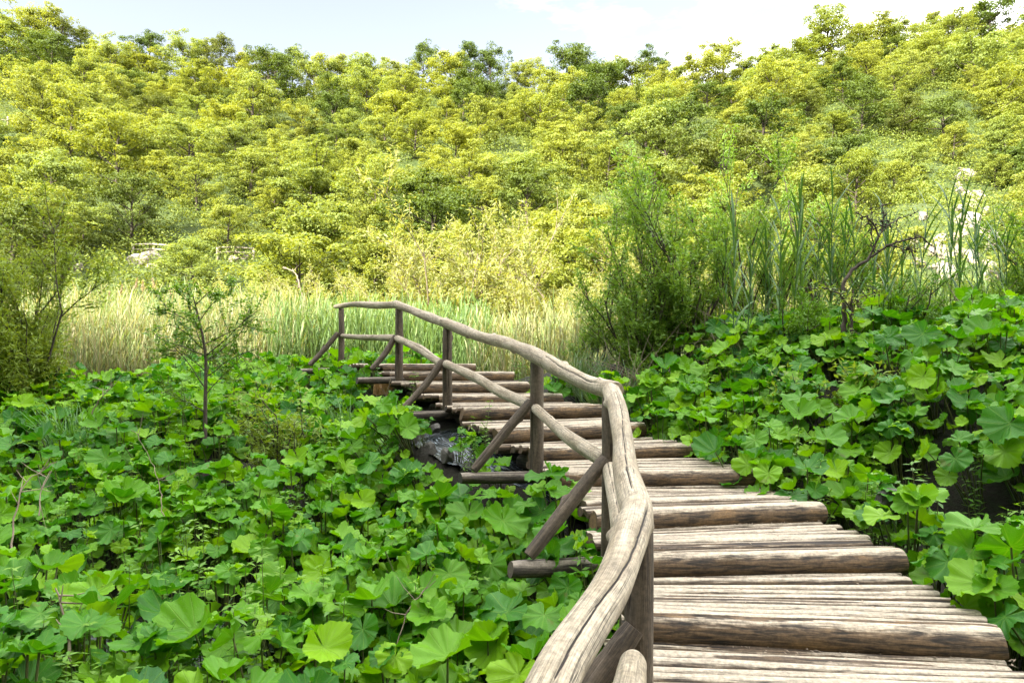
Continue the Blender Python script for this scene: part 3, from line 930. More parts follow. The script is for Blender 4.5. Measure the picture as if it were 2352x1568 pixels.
def shrub_arrays(seed, h, w, nst, nleaf, ll, lw, depth=2, lean=.5, spread=.5):
    rng = np.random.RandomState(seed)
    tubes, tips = [], []
    for k in range(nst):
        a = rng.rand() * TAU; rr = rng.uniform(0, .12) * w
        tl = rng.uniform(.05, lean)
        branchy(rng, (math.cos(a) * rr, math.sin(a) * rr, -.1), (math.cos(a) * tl, math.sin(a) * tl, 1), h * rng.uniform(.28, .78), .012 * h ** .7, depth, spread, tubes, tips, .12, (3, 6), .55, .10, .2)
    st, lv = MB(), MB()
    for p, r in tubes: tube(st, p, r, 4)
    segs = [(p, dp) for p, d, dp in tips]
    wt_ = np.array([1.0 if dp < depth else .35 for _, dp in segs]); wt_ /= wt_.sum()
    pick = rng.choice(len(segs), nleaf, p=wt_)
    C = np.zeros((nleaf, 3)); Tn = np.zeros((nleaf, 3))
    for i, k in enumerate(pick):
        p = segs[k][0]; f = rng.uniform(.15, 1) ** .8 * 5; j = min(int(f), 4)
        C[i] = p[j] + (p[j + 1] - p[j]) * (f - j); Tn[i] = p[j + 1] - p[j]
    Tn = unit(unit(Tn) * .9 + rng.normal(0, .55, (nleaf, 3)))
    C = C + Tn * ll * .45 + rng.normal(0, ll * .45, (nleaf, 3))
    nr = unit(rng.normal(0, .6, (nleaf, 3)) + np.array([0, 0, .8]))
    leafquads(lv, C, nr, Tn, ll * rng.uniform(.65, 1.2, nleaf), lw * rng.uniform(.7, 1.2, nleaf), .08)
    return st, lv

def place(protos, name, label, cat, loc, rz, sc, group=None, parts=('stems', 'leaves')):
    t = thing(name, label, cat, loc, rz, group)
    t.scale = (sc,) * 3 if np.isscalar(sc) else sc
    for nm, me in zip(parts, protos):
        o = bpy.data.objects.new(nm, me); COL.objects.link(o); o.parent = t
    return t
def gz(x, y): return float(ground_z(x, y))

# herbs with upright leafy stems growing among the butterbur
def herb_arrays(seed):
    rng = np.random.RandomState(seed)
    st, lv = MB(), MB()
    for s in range(rng.randint(2, 5)):
        a = rng.rand() * TAU; rr = rng.uniform(0, .1)
        h = rng.uniform(.75, 1.12)
        b = np.array([math.cos(a) * rr, math.sin(a) * rr, -.1])
        tip = b * 2.2 + np.array([rng.uniform(-.06, .06), rng.uniform(-.06, .06), h])
        p, tt, r = resample([b, (b + tip) / 2 + rng.normal(0, .02, 3), tip], .06, [.005, .004, .002])
        tube(st, p, r, 4)
        C, Tn, ln = [], [], []
        for i in range(3, len(p)):
            for q in range(2 if i < len(p) - 2 else 4):
                az_ = i * 1.57 + q * (math.pi if i < len(p) - 2 else 1.57) + rng.uniform(-.3, .3)
                el = rng.uniform(-.1, .7)
                dd = np.array([math.cos(az_) * math.cos(el), math.sin(az_) * math.cos(el), math.sin(el)])
                L = rng.uniform(.08, .14) * (1.1 - .5 * i / len(p))
                C.append(p[i] + dd * L * .5); Tn.append(dd); ln.append(L)
        C = np.array(C); Tn = np.array(Tn); ln = np.array(ln)
        nr = unit(np.array([0, 0, 1.0]) + rng.normal(0, .25, C.shape))
        leafquads(lv, C, nr, Tn, ln, ln * .34, .06)
    return st.mesh('stems', M['stalk']), lv.mesh('leaves', M['herb'])
HERB = [herb_arrays(300 + k) for k in range(6)]
rng = np.random.RandomState(41)
hs = []
for k in range(1400):
    y = 3.6 + 9.4 * rng.rand() ** .8; x = rng.uniform(-.74 * y, .74 * y)
    if excluded(x, y) or (y < 13 and edgeL(y) < x < edgeR(y)): continue
    if vnoise(x * .7, y * .7, 31) < .42: continue
    hs.append((x, y))
hs = hs[:170]
hs += [(edgeR(y) + e, y) for y, e in ((5.1, .9), (5.6, 1.2), (6.1, 1.5), (5.0, 1.5), (5.4, 1.9), (6.6, 1.0), (4.6, 1.3), (5.8, .6))]
hs += [tuple(P(1110, 1040, 7.75)[:2]), tuple(P(1085, 1030, 7.7)[:2]), tuple(P(1195, 1130, 6.5)[:2])]
hs.sort(key=lambda p: p[1])
hb = {}
for i, (x, y) in enumerate(hs):
    hb.setdefault(('left' if x < edgeL(min(y, 13)) else 'right', int((y - 3.5) / .8)), []).append(i)
hl = {}
for side in ('left', 'right'):
    for bi, k in enumerate(sorted(q for q in hb if q[0] == side)):
        for o_, i in enumerate(sorted(hb[k], key=lambda i: hs[i][0] / hs[i][1])):
            hl[i] = 'leafy herb spike, %s from left in the %s herb row %s of the boardwalk' % (ORD[o_ + 1], 'front' if bi == 0 else ORD[bi + 1], side)
for i, (x, y) in enumerate(hs):
    place(HERB[i % 6], 'herb', hl[i], 'herb', (x, y, gz(x, y) + .02), rng.rand() * TAU, rng.uniform(.75, 1.12), 'leafy herbs among the butterbur')

# grass tussocks
def tussock(seed, n, h, spread, wd, droop):
    rng = np.random.RandomState(seed)
    mb = MB()
    for k in range(n):
        a = rng.rand() * TAU
        b = np.array([rng.normal(0, spread * .3), rng.normal(0, spread * .3), -.05])
        blade(mb, b, a, rng.uniform(.9, 1.5), h * rng.uniform(.6, 1.15), wd * rng.uniform(.7, 1.2), rng.uniform(.3, droop), 6, rng.uniform(-.4, .4))
    return mb
GR = [tussock(1, 230, .95, .5, .016, 1.7).mesh('grass_tussock', M['grass']), tussock(2, 160, .85, .35, .016, .9).mesh('grass_tussock', M['grass']),
      tussock(3, 26, .75, .3, .022, 2.3).mesh('grass_tussock', M['grass']), tussock(4, 260, 1.05, .5, .018, .9).mesh('grass_tussock', M['sedge'])]
for (px, d, k, sc, lab) in [(172, 9.7, 0, 1.0, 'thick arching grass tussock left of the slim sapling'), (800, 10.4, 1, .95, 'upright grass tuft beside the brace of the third post'),
                            (845, 10.0, 1, .85, 'darker grass tuft nearest the boardwalk steps'), (330, 4.6, 2, 1.0, 'pale arching grass sprig at lower left above a butterbur leaf'),
                            (460, 4.9, 2, 1.0, 'pale drooping grass sprig in the lower left butterbur'), (1385, 11.2, 3, .9, 'grey-green sedge clump left of the tall shrub'),
                            (1455, 11.0, 3, .95, 'grey-green sedge clump at the foot of the tall shrub'), (1335, 11.7, 3, .8, 'small grey-green sedge clump behind the top rail'),
                            (1560, 8.2, 1, .55, 'short grass tuft at the right edge of the fifth step'), (1610, 7.6, 2, .8, 'loose grass sprig at the right edge of the boardwalk')]:
    p = P(px, 850, d)
    o = bpy.data.objects.new('grass_tussock', GR[k]); COL.objects.link(o)
    o.location = (p[0], d, gz(p[0], d) + .08); o.rotation_euler = (0, 0, d * 3.1); o.scale = (sc * 1.12,) * 3
    tag(o, lab, 'grass tussock', 'grass tussocks')

# slim sapling left of the boardwalk
def sapling():
    rng = np.random.RandomState(64)
    st, lv = MB(), MB()
    d = 9.6
    loc = P(470, 975, d); g = gz(loc[0], d)
    top = P(425, 650, d)
    H = top[2] - g
    tr = [np.array([0, 0, -.1]), np.array([.01, 0, .35 * H]), np.array([.0, .02, .62 * H]), np.array([-.11, .02, .84 * H]), np.array([-.22, .0, H])]
    p, tt, r = resample(tr, .08, [.034, .027, .02, .013, .004])
    tube(st, p, r, 8)
    segs = []
    for (f, azm, el, L) in [(.33, 2.9, .6, .45), (.42, .3, .75, .55), (.45, 3.4, .7, .62), (.52, -.2, .6, .62), (.55, 2.7, .55, .5), (.60, .6, .8, .72), (.62, 3.3, .35, .62),
                            (.64, -.1, .75, .78), (.70, 2.8, .7, .5), (.70, .2, .3, .55), (.78, 3.5, .8, .42), (.8, .5, 1.0, .5), (.88, 3.0, .8, .36), (.9, 0, .7, .3), (.5, 1.6, .6, .5), (.66, 4.6, .5, .5), (.6, 1.9, .4, .6), (.75, 4.4, .6, .45)]:
        i = int(f * (len(p) - 1))
        tb, tp = [], []
        branchy(rng, p[i], (math.cos(azm) * math.cos(el), math.sin(azm) * math.cos(el), math.sin(el)), L * 1.35, .0085, 1, .62, tb, tp, .06, (4, 7), .5, .14, .3)
        for q, rr in tb: tube(st, q, rr, 5)
        segs += [q for q, _, _ in tp]
    n = 3300
    C = np.zeros((n, 3)); Tn = np.zeros((n, 3))
    for i in range(n):
        q = segs[rng.randint(len(segs))]; f = rng.uniform(.1, 1) * 5; j = min(int(f), 4)
        C[i] = q[j] + (q[j + 1] - q[j]) * (f - j); Tn[i] = q[j + 1] - q[j]
    Tn = unit(unit(Tn) * .7 + rng.normal(0, .6, (n, 3)))
    C += Tn * .035 + rng.normal(0, .022, C.shape)
    leafquads(lv, C, unit(rng.normal(0, .4, (n, 3)) + [0, 0, 1]), Tn, rng.uniform(.06, .10, n), rng.uniform(.022, .036, n), .08)
    t = thing('sapling', 'slim dark-stemmed sapling with airy leaves standing left of the boardwalk', 'sapling', (loc[0], d, g))
    st.build('trunk', M['bark'], t); lv.build('crown', M['sapling'], t)
sapling()

# shrubs near at hand
def near_shrub(px, d, h, w, nst, nleaf, ll, lw, mat, label, seed, name='shrub', depth=2, lean=.5, bark='bark', zoff=0, spread=.5):
    x = P(px, 850, d)[0]
    st, lv = shrub_arrays(seed, h, w, nst, nleaf, ll, lw, depth, lean, spread)
    t = thing(name, label, 'shrub', (x, d, gz(x, d) + zoff))
    st.build('stems', M[bark], t, True); lv.build('leaves', M[mat], t, False)
near_shrub(640, 9.2, 1.25, .9, 9, 1300, .11, .038, 'lime', 'low yellow-green shrub with tangled bare twigs beside the sapling', 501, 'low_shrub', 2, .9)
near_shrub(560, 10.2, 1.05, .7, 6, 700, .09, .03, 'lime', 'small yellow-green bush just behind the sapling stem', 502, 'low_shrub', 2, .9)
near_shrub(20, 11.8, 3.4, 2.4, 26, 36000, .12, .027, 'olive', 'shaded willow bush filling the left edge above the butterbur', 503, 'willow_bush', 2, .55, spread=.35)
near_shrub(-110, 12.6, 3.3, 2.2, 20, 24000, .10, .022, 'olive', 'willow bush cut by the left edge behind the nearer willow bush', 504, 'willow_bush', 2, .5, spread=.35)
near_shrub(1475, 11.9, 3.05, 2.0, 15, 14000, .10, .028, 'shrub', 'tall shaded shrub rising right of the far railing', 505, 'tall_shrub', 2, .28, spread=.34)
near_shrub(1580, 11.9, 3.2, 2.2, 15, 14000, .10, .028, 'shrub', 'tallest shaded shrub between the sedge clump and the reeds', 506, 'tall_shrub', 2, .3, spread=.36)
near_shrub(1740, 12.6, 3.25, 2.0, 8, 11000, .095, .024, 'shrub', 'thin leggy shrub among the tall reeds', 507, 'tall_shrub', 2, .45, spread=.35)
near_shrub(1880, 12.9, 3.8, 2.0, 5, 6000, .095, .022, 'shrub', 'high wispy shrub reaching above the bare forked tree', 508, 'tall_shrub', 2, .3, spread=.3)
near_shrub(2340, 11.0, 2.9, 1.8, 9, 11000, .095, .026, 'shrub', 'shaded leafy shrub at the right edge in front of the pale rocks', 509, 'tall_shrub', 2, .5)
near_shrub(1830, 10.4, 1.6, 1.0, 11, 5000, .085, .018, 'herb', 'low bright green bush left of the bare forked tree', 510, 'low_shrub', 1, .6)
near_shrub(2060, 10.3, 1.7, 1.3, 12, 6500, .08, .016, 'herb', 'low bright green bush right of the bare forked tree', 511, 'low_shrub', 1, .7)
near_shrub(2190, 10.5, 1.6, 1.2, 11, 5500, .08, .016, 'shrub', 'low feathery bush below the pale rocks', 512, 'low_shrub', 1, .7)
near_shrub(1370, 12.9, 1.7, 1.2, 8, 4000, .08, .02, 'shrub', 'low shaded bush behind the top rail beside the sedge', 513, 'low_shrub', 2, .7)
near_shrub(1995, 8.2, 1.15, .9, 9, 1100, .11, .04, 'lime', 'yellow-green elder sprout amid the right bank butterbur', 514, 'low_shrub', 1, .7)
near_shrub(1560, 10.6, .95, .6, 4, 500, .12, .04, 'lime', 'upright yellow-green sprout at the front of the sedge clumps', 515, 'low_shrub', 1, .6)
near_shrub(1780, 8.4, 1.1, .7, 7, 700, .10, .036, 'lime', 'pale elder sprout left of the bigger elder sprout on the right bank', 516, 'low_shrub', 1, .9)

# bare forked tree on the right bank
def bare_tree():
    rng = np.random.RandomState(72)
    d = 9.4
    b = P(1940, 775, d)
    t = thing('bare_tree', 'nearly leafless forked tree with crooked branches standing in the right bank', 'tree', (b[0], d, gz(b[0], d)))
    o0 = np.array([b[0], d, gz(b[0], d)])
    tr, br = MB(), MB()
    def path(mb, pts, r, ns=8):
        q, _, rr = resample([P(*p) - o0 if len(p) == 3 else p for p in pts], .06, r)
        q = q + rng.normal(0, .009, q.shape)
        if mb is br:
            mb = MB(); tube(mb, q, rr, ns)
            for k in range(15):
                i = rng.randint(1, len(q) - 1)
                dd = unit(rng.normal(0, 1, 3) * [1, .6, 1] + [0, 0, .3])
                L = rng.uniform(.05, .28)
                tube(mb, np.array([q[i], q[i] + dd * L * .5 + rng.normal(0, .012, 3), q[i] + dd * L]), [.005, .004, .002], 4)
                for s in range(2):
                    c = q[i] + dd * L * rng.uniform(0, .3)
                    tube(mb, np.array([c - [0, 0, .012], c, c + [0, 0, .012]]), [.004, .015, .004], 5)
            mb.build('branch', M['bark'], t)
        else:
            tube(mb, q, rr, ns)
        return q
    main = path(tr, [(1938, 800, d), (1940, 720, d), (1937, 660, d), (1955, 625, d), (2000, 590, d)], [.036, .032, .028, .025, .021])
    paths = [path(br, [(2000, 590, d), (2035, 568, d - .1), (2080, 550, d - .2), (2115, 545, d - .2), (2140, 565, d - .2), (2155, 590, d - .2)], [.017, .014, .012, .010, .007, .004]),
             path(br, [(1995, 594, d), (2010, 560, d), (2030, 525, d), (2070, 500, d + .1), (2110, 485, d + .1)], [.016, .013, .010, .007, .004]),
             path(br, [(2018, 545, d), (2008, 520, d), (1990, 500, d), (1960, 490, d)], [.014, .012, .009, .005]),
             path(br, [(2026, 530, d), (2030, 495, d), (2022, 460, d)], [.012, .009, .004]),
             path(br, [(1958, 800, d - .1), (1955, 740, d - .1), (1957, 700, d - .1), (1960, 665, d - .1)], [.022, .02, .017, .012]),
             path(br, [(1956, 715, d - .1), (1925, 672, d - .15), (1885, 660, d - .2), (1860, 662, d - .2)], [.012, .010, .007, .004]),
             path(br, [(1958, 705, d - .1), (1985, 680, d - .1), (2030, 668, d - .1)], [.011, .008, .004]),
             path(br, [(2035, 568, d - .1), (2080, 572, d - .15), (2115, 580, d - .2)], [.010, .007, .003]),
             path(br, [(2005, 555, d), (1998, 515, d), (2003, 470, d)], [.009, .006, .003])]
    tr.build('trunk', M['bark'], t)
    lv = MB(); n = 150
    C = np.concatenate([q[rng.randint(len(q), size=30)] for q in (paths[5], paths[6], paths[5], paths[4], paths[6])]) + rng.normal(0, .06, (n, 3))
    leafquads(lv, C, unit(rng.normal(0, .4, (n, 3)) + [0, 0, 1]), unit(rng.normal(0, 1, (n, 3)) * [1, 1, .3]), rng.uniform(.06, .10, n), rng.uniform(.025, .04, n), .08)
    lv.build('crown', M['lime'], t, False)
bare_tree()

# ------------------------------------------------------------------ reeds
def reed_into(mb, rng, base, h, nb, wid, lean=.12, leafl=.45, from_=.25, up=1.0):
    a = rng.rand() * TAU
    d = unit(np.array([math.cos(a) * lean * rng.rand(), math.sin(a) * lean * rng.rand(), 1]))
    top = base + d * h
    p = np.array([base - [0, 0, .15], base + d * h * .5, top])
    tube(mb, p, [.009, .008, .004], 3)
    for k in range(nb):
        f = from_ + (1 - from_) * (k + .5) / nb
        azm = a + k * math.pi + rng.uniform(-.9, .9)
        blade(mb, base + d * h * f, azm, rng.uniform(1.0, 1.4) * up, leafl * rng.uniform(.7, 1.15), wid * rng.uniform(.7, 1.1), rng.uniform(.02, .55), 4, rng.uniform(-.8, .8))
def reed_bed(name, label, n, box, h, mat, seed, nb=7, wid=.028, leafl=.5, keep=None, plume=0):
    rng = np.random.RandomState(seed)
    mb = MB()
    k = 0
    while k < n:
        x, y = rng.uniform(box[0], box[1]), rng.uniform(box[2], box[3])
        if keep and not keep(x, y): continue
        k += 1
        reed_into(mb, rng, np.array([x, y, gz(x, y)]), h * rng.uniform(.7, 1.1), nb, wid, .2, leafl, .1, 1.05)
    o = mb.build(name, M[mat], None, False)
    tag(o, label, 'reeds', None, 'stuff')
    return o
reed_bed('reed_bed', 'pale sunlit reed bed behind the butterbur on the left', 1500, (-13, -4.8, 15.8, 19.5), 2.2, 'reedpale', 1, 7, .026, .5)
reed_bed('reed_bed', 'green reed bed seen through the far end of the railing', 950, (-5.6, -.6, 15.4, 19.0), 1.95, 'reed', 2, 7, .030, .5)
reed_bed('reed_bed', 'sparse yellow-green reeds behind the middle of the railing', 420, (-1.0, 2.2, 14.6, 19), 1.6, 'reedpale', 3, 7, .026, .45)
reed_bed('reed_bed', 'shaded reed undergrowth at the foot of the right shrubs', 300, (2.2, 11.5, 12.4, 15.5), 1.9, 'reed', 4, 6, .022, .4)

def reed_proto(seed):
    rng = np.random.RandomState(seed)
    st, lv = MB(), MB()
    h = 2.2
    a = rng.rand() * TAU
    d = unit(np.array([math.cos(a) * .06, math.sin(a) * .06, 1]))
    tube(st, np.array([[0, 0, -.2], d * h * .5, d * h]), [.009, .008, .004], 5)
    for k in range(11):
        f = .35 + .65 * (k + .5) / 11
        azm = a + k * math.pi + rng.uniform(-.7, .7)
        blade(lv, d * h * f, azm, rng.uniform(1.05, 1.4), rng.uniform(.42, .62), rng.uniform(.022, .036), rng.uniform(.1, .9), 5, rng.uniform(-.7, .7))
    return st.mesh('stem', M['reedshade']), lv.mesh('leaves', M['reedshade'])
RP = [reed_proto(900 + k) for k in range(6)]
rng = np.random.RandomState(19)
rs = []
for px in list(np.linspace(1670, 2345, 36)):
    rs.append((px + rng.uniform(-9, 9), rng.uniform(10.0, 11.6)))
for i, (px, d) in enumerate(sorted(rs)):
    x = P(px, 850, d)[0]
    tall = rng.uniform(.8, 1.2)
    place(RP[i % 6], 'reed', 'tall shade-toned reed, %s from the left in the stand behind the right bank' % ORD[i + 1],
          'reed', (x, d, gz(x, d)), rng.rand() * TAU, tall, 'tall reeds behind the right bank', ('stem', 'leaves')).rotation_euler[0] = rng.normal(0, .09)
# plumed reeds over the left bed
pm = MB()
rng = np.random.RandomState(3)
def plume_proto():
    st, pl_ = MB(), MB()
    tube(st, np.array([[0, 0, -.2], [.02, 0, 1.3], [.10, 0, 2.5]]), [.006, .005, .003], 4)
    n = 90
    f = rng.rand(n)
    C = np.stack([.10 + .05 * f + rng.normal(0, .022, n) * (1 - f), rng.normal(0, .022, n) * (1 - f), 2.45 + .26 * f], -1)
    leafquads(pl_, C, rng.normal(0, 1, (n, 3)), unit(rng.normal(0, .3, (n, 3)) + [0.2, 0, 1]), .09, .02)
    return st.mesh('stem', M['reedpale']), pl_.mesh('plume', M['plume'])
PP = plume_proto()
for i, (px, d, s) in enumerate([(268, 16.6, .93), (302, 17.2, 1.02), (330, 16.8, .98), (365, 17.0, 1.0), (400, 16.5, .9), (248, 17.4, .9)]):
    x = P(px, 850, d)[0]
    place(PP, 'plumed_reed', ['plumed reed with drooping tan head, ', 'plumed reed standing highest with tan head, '][i == 1] + ORD[sorted([268, 302, 330, 365, 400, 248]).index(px) + 1] + ' from left over the pale reed bed',
          'reed', (x, d, gz(x, d)), i * 1.1, s, 'plumed reeds over the pale reed bed', ('stem', 'plume'))

# dead brush at the foot of the right shrubs, straw below the walkway, bare twigs
def brush(label, px, d, w, h, n, seed, mat='dead', name='dead_brush', zo=0.0):
    rng = np.random.RandomState(seed)
    mb = MB()
    x0 = P(px, 850, d)[0]
    for k in range(n):
        b = np.array([rng.uniform(-w, w), rng.uniform(-.5, .5), rng.uniform(0, h * .5)])
        dd = unit(rng.normal(0, 1, 3) * [1, .7, .6] + [0, 0, .35])
        L = rng.uniform(.4, 1.3)
        tube(mb, np.array([b, b + dd * L * .5 + rng.normal(0, .05, 3), b + dd * L]), [.008, .006, .002], 4)
    o = mb.build(name, M[mat]); o.location = (x0, d, gz(x0, d) + zo)
    tag(o, label, 'brushwood', 'heaps of dead brushwood')
brush('grey tangle of dead brushwood under the tall shrubs', 1560, 11.3, 1.2, .9, 260, 1, zo=.1)
brush('brown dead brushwood between tall shrubs and the bare tree', 1730, 11.6, .9, .9, 170, 2, zo=.1)
brush('dead fallen canes at the right edge above the butterbur', 2310, 10.6, .8, .7, 90, 3, zo=.2)
rng = np.random.RandomState(2)
mb = MB()
for k in range(120):
    b = np.array([rng.uniform(-.16, .16), rng.uniform(-.08, .08), rng.uniform(-.02, .02)])
    tube(mb, np.array([b, b + [rng.normal(0, .015), rng.normal(0, .02), -.24]]), [.006, .004], 4)
o = mb.build('straw_bundle', M['straw']); o.location = P(882, 874, 11.9)
tag(o, 'orange dry straw bundle hanging under the boardwalk beam', 'straw')
def twig(label, pts, seed, r=.006):
    rng = np.random.RandomState(seed)
    mb = MB()
    q, _, rr = resample([P(*p) for p in pts], .05, np.linspace(r, r * .4, len(pts)))
    q = q + rng.normal(0, .006, q.shape); tube(mb, q, rr, 5)
    for k in range(5):
        i = rng.randint(len(q) // 3, len(q) - 1)
        dd = unit(rng.normal(0, 1, 3) * [1, .4, .6] + [0, 0, .6]); L = rng.uniform(.08, .25)
        tube(mb, np.array([q[i], q[i] + dd * L * .6, q[i] + dd * L + [0, 0, .02]]), [r * .6, r * .4, r * .2], 4)
    o = mb.build('bare_twig', M['dead']); tag(o, label, 'twig', 'bare twigs above the leaves')
twig('pale bare twig rising at the left edge of the butterbur', [(25, 1260, 5.6), (35, 1180, 5.7), (60, 1110, 5.8), (130, 1060, 5.9)], 1, .008)
twig('short pale bare twig second from the left edge', [(90, 1180, 5.6), (95, 1130, 5.7), (115, 1080, 5.8)], 2, .006)
twig('thin tan stalk leaning over the middle of the left butterbur', [(375, 1185, 6.4), (365, 1110, 6.5), (340, 1040, 6.6), (305, 985, 6.7)], 3, .005)
twig('slanting pale stick above the grass tussock', [(205, 960, 9.3), (230, 915, 9.3), (262, 885, 9.3)], 4, .01)
twig('thin dark stalk in front of the grass tuft near the railing', [(868, 985, 8.4), (880, 930, 8.4), (898, 870, 8.4)], 5, .005)
twig('broken brown stem end poking up at lower left', [(165, 1530, 4.4), (150, 1440, 4.45), (130, 1350, 4.5)], 6, .012)
twig('bare dead branch amid the sunlit willows above the far railing', [(705, 700, 19), (690, 665, 19), (680, 630, 19.2), (650, 612, 19.4)], 8, .03)
twig('forked dead twig close to the brace beam', [(905, 1500, 4.6), (940, 1400, 4.7), (1000, 1330, 4.8)], 7, .006)

# ------------------------------------------------------------------ hillside trees
def tree_arrays(seed, H, W, nlimb, ncl, nlf, ls, base=.22, flat=.62, gap=1.0):
    rng = np.random.RandomState(seed)
    tr, cr = MB(), MB()
    jx, jy = rng.uniform(-.06, .06, 2) * H
    p, _, r = resample([(0, 0, -.6), (jx * .4, jy * .4, H * .35), (jx, jy, H * .82)], .5, [.028 * H, .02 * H, .006 * H])
    tube(tr, p, r, 6)
    cen = []
    for k in range(nlimb):
        f = base + (.88 - base) * (k + rng.rand() * .6) / nlimb
        i = int(f / .82 * .92 * (len(p) - 1)); i = min(i, len(p) - 2)
        azm = k * 2.4 + rng.uniform(-.5, .5)
        prof = math.sin(math.pi * (.18 + .74 * (f - base) / (.9 - base))) ** .7
        L = W * .5 * prof * rng.uniform(.75, 1.15)
        el = rng.uniform(.15, .6) + .5 * (f - base)
        e = p[i] + np.array([math.cos(azm) * math.cos(el), math.sin(azm) * math.cos(el), math.sin(el)]) * L
        mid = (p[i] + e) / 2 + np.array([0, 0, -.06 * L])
        tube(tr, np.array([p[i], mid, e]), [.009 * H, .006 * H, .002 * H], 4)
        for q in range(ncl):
            g = rng.uniform(.45, 1.1)
            c = p[i] + (e - p[i]) * g + rng.normal(0, .13, 3) * L * [1, 1, .7]
            cen.append((c, W * rng.uniform(.055, .125)))
    for q in range(5):
        cen.append((np.array([jx, jy, H * .9]) + rng.normal(0, .07, 3) * H * [1, 1, .9], W * .12))
    for c, rc in cen:
        n = int(nlf * rng.uniform(.7, 1.3))
        d = unit(rng.normal(0, 1, (n, 3)) + [0, 0, .55])
        C = c + d * (rc * rng.uniform(.3, 1.15, n) ** .5)[:, None] * [1, 1, flat * .8]
        nr = unit(d * .7 + rng.normal(0, .35, (n, 3)) + [0, 0, .5])
        leafquads(cr, C, nr, rng.normal(0, 1, (n, 3)), ls * rng.uniform(.7, 1.3, n), ls * .55 * rng.uniform(.7, 1.2, n), .06)
    return tr, cr

TP = []
for k in range(9):
    a = tree_arrays(700 + k, [5.8, 5.0, 6.6][k % 3], [7.6, 7.0, 6.4][k % 3], 20, 6, 82, .225, [.08, .05, .12][k % 3], [.62, .55, .7][k % 3])
    TP.append((a[0].mesh('trunk', M['bark']), a[1].mesh('crown', M['tree'], False)))
for k in range(3):
    a = tree_arrays(740 + k, 6.8, 7.0, 20, 6, 82, .225, .1, .65)
    TP.append((a[0].mesh('trunk', M['bark']), a[1].mesh('crown', M['oak'], False)))
CLEAR = [(2080, 2290, 385, 660, 54), (112, 212, 600, 636, 47), (296, 384, 574, 634, 47), (500, 588, 584, 610, 47), (0, 34, 262, 302, 84), (1325, 1400, 395, 445, 62)]
rng = np.random.RandomState(23)
trees = []
# skyline first so that its outline follows the photograph
for px in np.arange(-60, 2420, 52):
    d = rng.uniform(97, 104)
    trees.append((P(px + rng.uniform(-14, 14), 0, d)[0], d, rng.uniform(.75, 1.15)))
tries = 0
while len(trees) < 299 and tries < 60000:
    tries += 1
    d = 33 + 66 * rng.rand() ** .9
    px = rng.uniform(-120, 2470)
    x = P(px, 0, d)[0]
    sz = rng.uniform(.55, 1.1) * (.78 + .22 * (d - 33) / 66)
    need = 2.2 * sz + 1.35
    if any((x - t[0]) ** 2 + (d - t[1]) ** 2 < (need * (1.15 if d > 60 else .95)) ** 2 for t in trees): continue
    z = hill_z(x, d)
    a, b = proj((x, d, float(z) + 2.5 * sz))
    hw = 2.4 * sz / d * F
    if any(d < c[4] and a + hw > c[0] and a - hw < c[1] and b + hw > c[2] and b - hw < c[3] for c in CLEAR): continue
    trees.append((x, d, sz))
print('TREES', len(trees), tries)
info = []
for (x, d, s) in trees:
    z = float(hill_z(x, d))
    a, b = proj((x, d, z + 3 * s))
    info.append((x, d, z, s, a, b))
# rows by height in view
rows = {}
for i, t in enumerate(info):
    key = 0 if t[1] > 96.9 else 1 + int((t[5] - 120) / 42)
    rows.setdefault(key, []).append(i)
TL = {}
for ri, key in enumerate(sorted(rows)):
    for o_, i in enumerate(sorted(rows[key], key=lambda i: info[i][4])):
        on = ORD[o_ + 1] if o_ + 1 < len(ORD) else '%dth' % (o_ + 1)
        TL[i] = (on, 'on the skyline' if ri == 0 else 'in the %s row below the skyline' % ORD[ri])
conif = {}
for px in (495, 690, 985, 1085, 1110):
    j = min((i for i in rows[0] if i not in conif), key=lambda i: abs(info[i][4] - px)); conif[j] = 1
for i, (x, d, z, s, a, b) in enumerate(info):
    on, where = TL[i]
    if i in conif:
        place(TP[9 + i % 3], 'broadleaf_tree', 'dark shaggy tree, %s tree from the left %s' % (on, where), 'tree', (x, d, z), rng.rand() * TAU, (.85, .85, 1.12), 'trees on the sunlit hillside', ('trunk', 'crown'))
        continue
    dark = rng.rand() < .22
    k = 9 + rng.randint(3) if dark else rng.randint(9)
    kind = ['low spreading', 'bushy', 'tall'][k % 3] if not dark else 'dark green'
    place(TP[k], 'broadleaf_tree', '%s broadleaf tree, %s tree from the left %s' % (kind, on, where), 'tree', (x, d, z - .1), rng.rand() * TAU,
          (s * rng.uniform(1.0, 1.3), s * rng.uniform(1.0, 1.3), s * rng.uniform(.9, 1.25)), 'trees on the sunlit hillside', ('trunk', 'crown'))

# brushwood and young growth between the trees
rng = np.random.RandomState(29)
mb = MB()
n = 9500
d = 31 + 72 * rng.rand(n) ** .85
px = rng.uniform(-150, 2500, n)
x = (px - 1176) / F * d
z = hill_z(x, d)
for k in range(n):
    a, b = proj((x[k], d[k], z[k] + .8))
    if rng.rand() > .7 and any(d[k] < c[4] + 1 and c[0] - 15 < a < c[1] + 15 and c[2] - 15 < b < c[3] + 15 for c in CLEAR): continue
    rc = rng.uniform(.5, 1.5); m = int(55 * rc)
    dd = unit(rng.normal(0, 1, (m, 3)) + [0, 0, .4])
    C = np.array([x[k], d[k], z[k] + .35 * rc]) + dd * (rc * rng.uniform(.3, 1.1, m) ** .6)[:, None] * [1, 1, .75]
    leafquads(mb, C, unit(dd * .6 + rng.normal(0, .45, (m, 3)) + [0, 0, .4]), rng.normal(0, 1, (m, 3)), .20 * rng.uniform(.7, 1.3, m), .11 * rng.uniform(.7, 1.2, m), .05)
o = mb.build('undergrowth', M['scrub'], None, False)
tag(o, 'green scrub covering the slope between the trees', 'undergrowth', None, 'stuff')

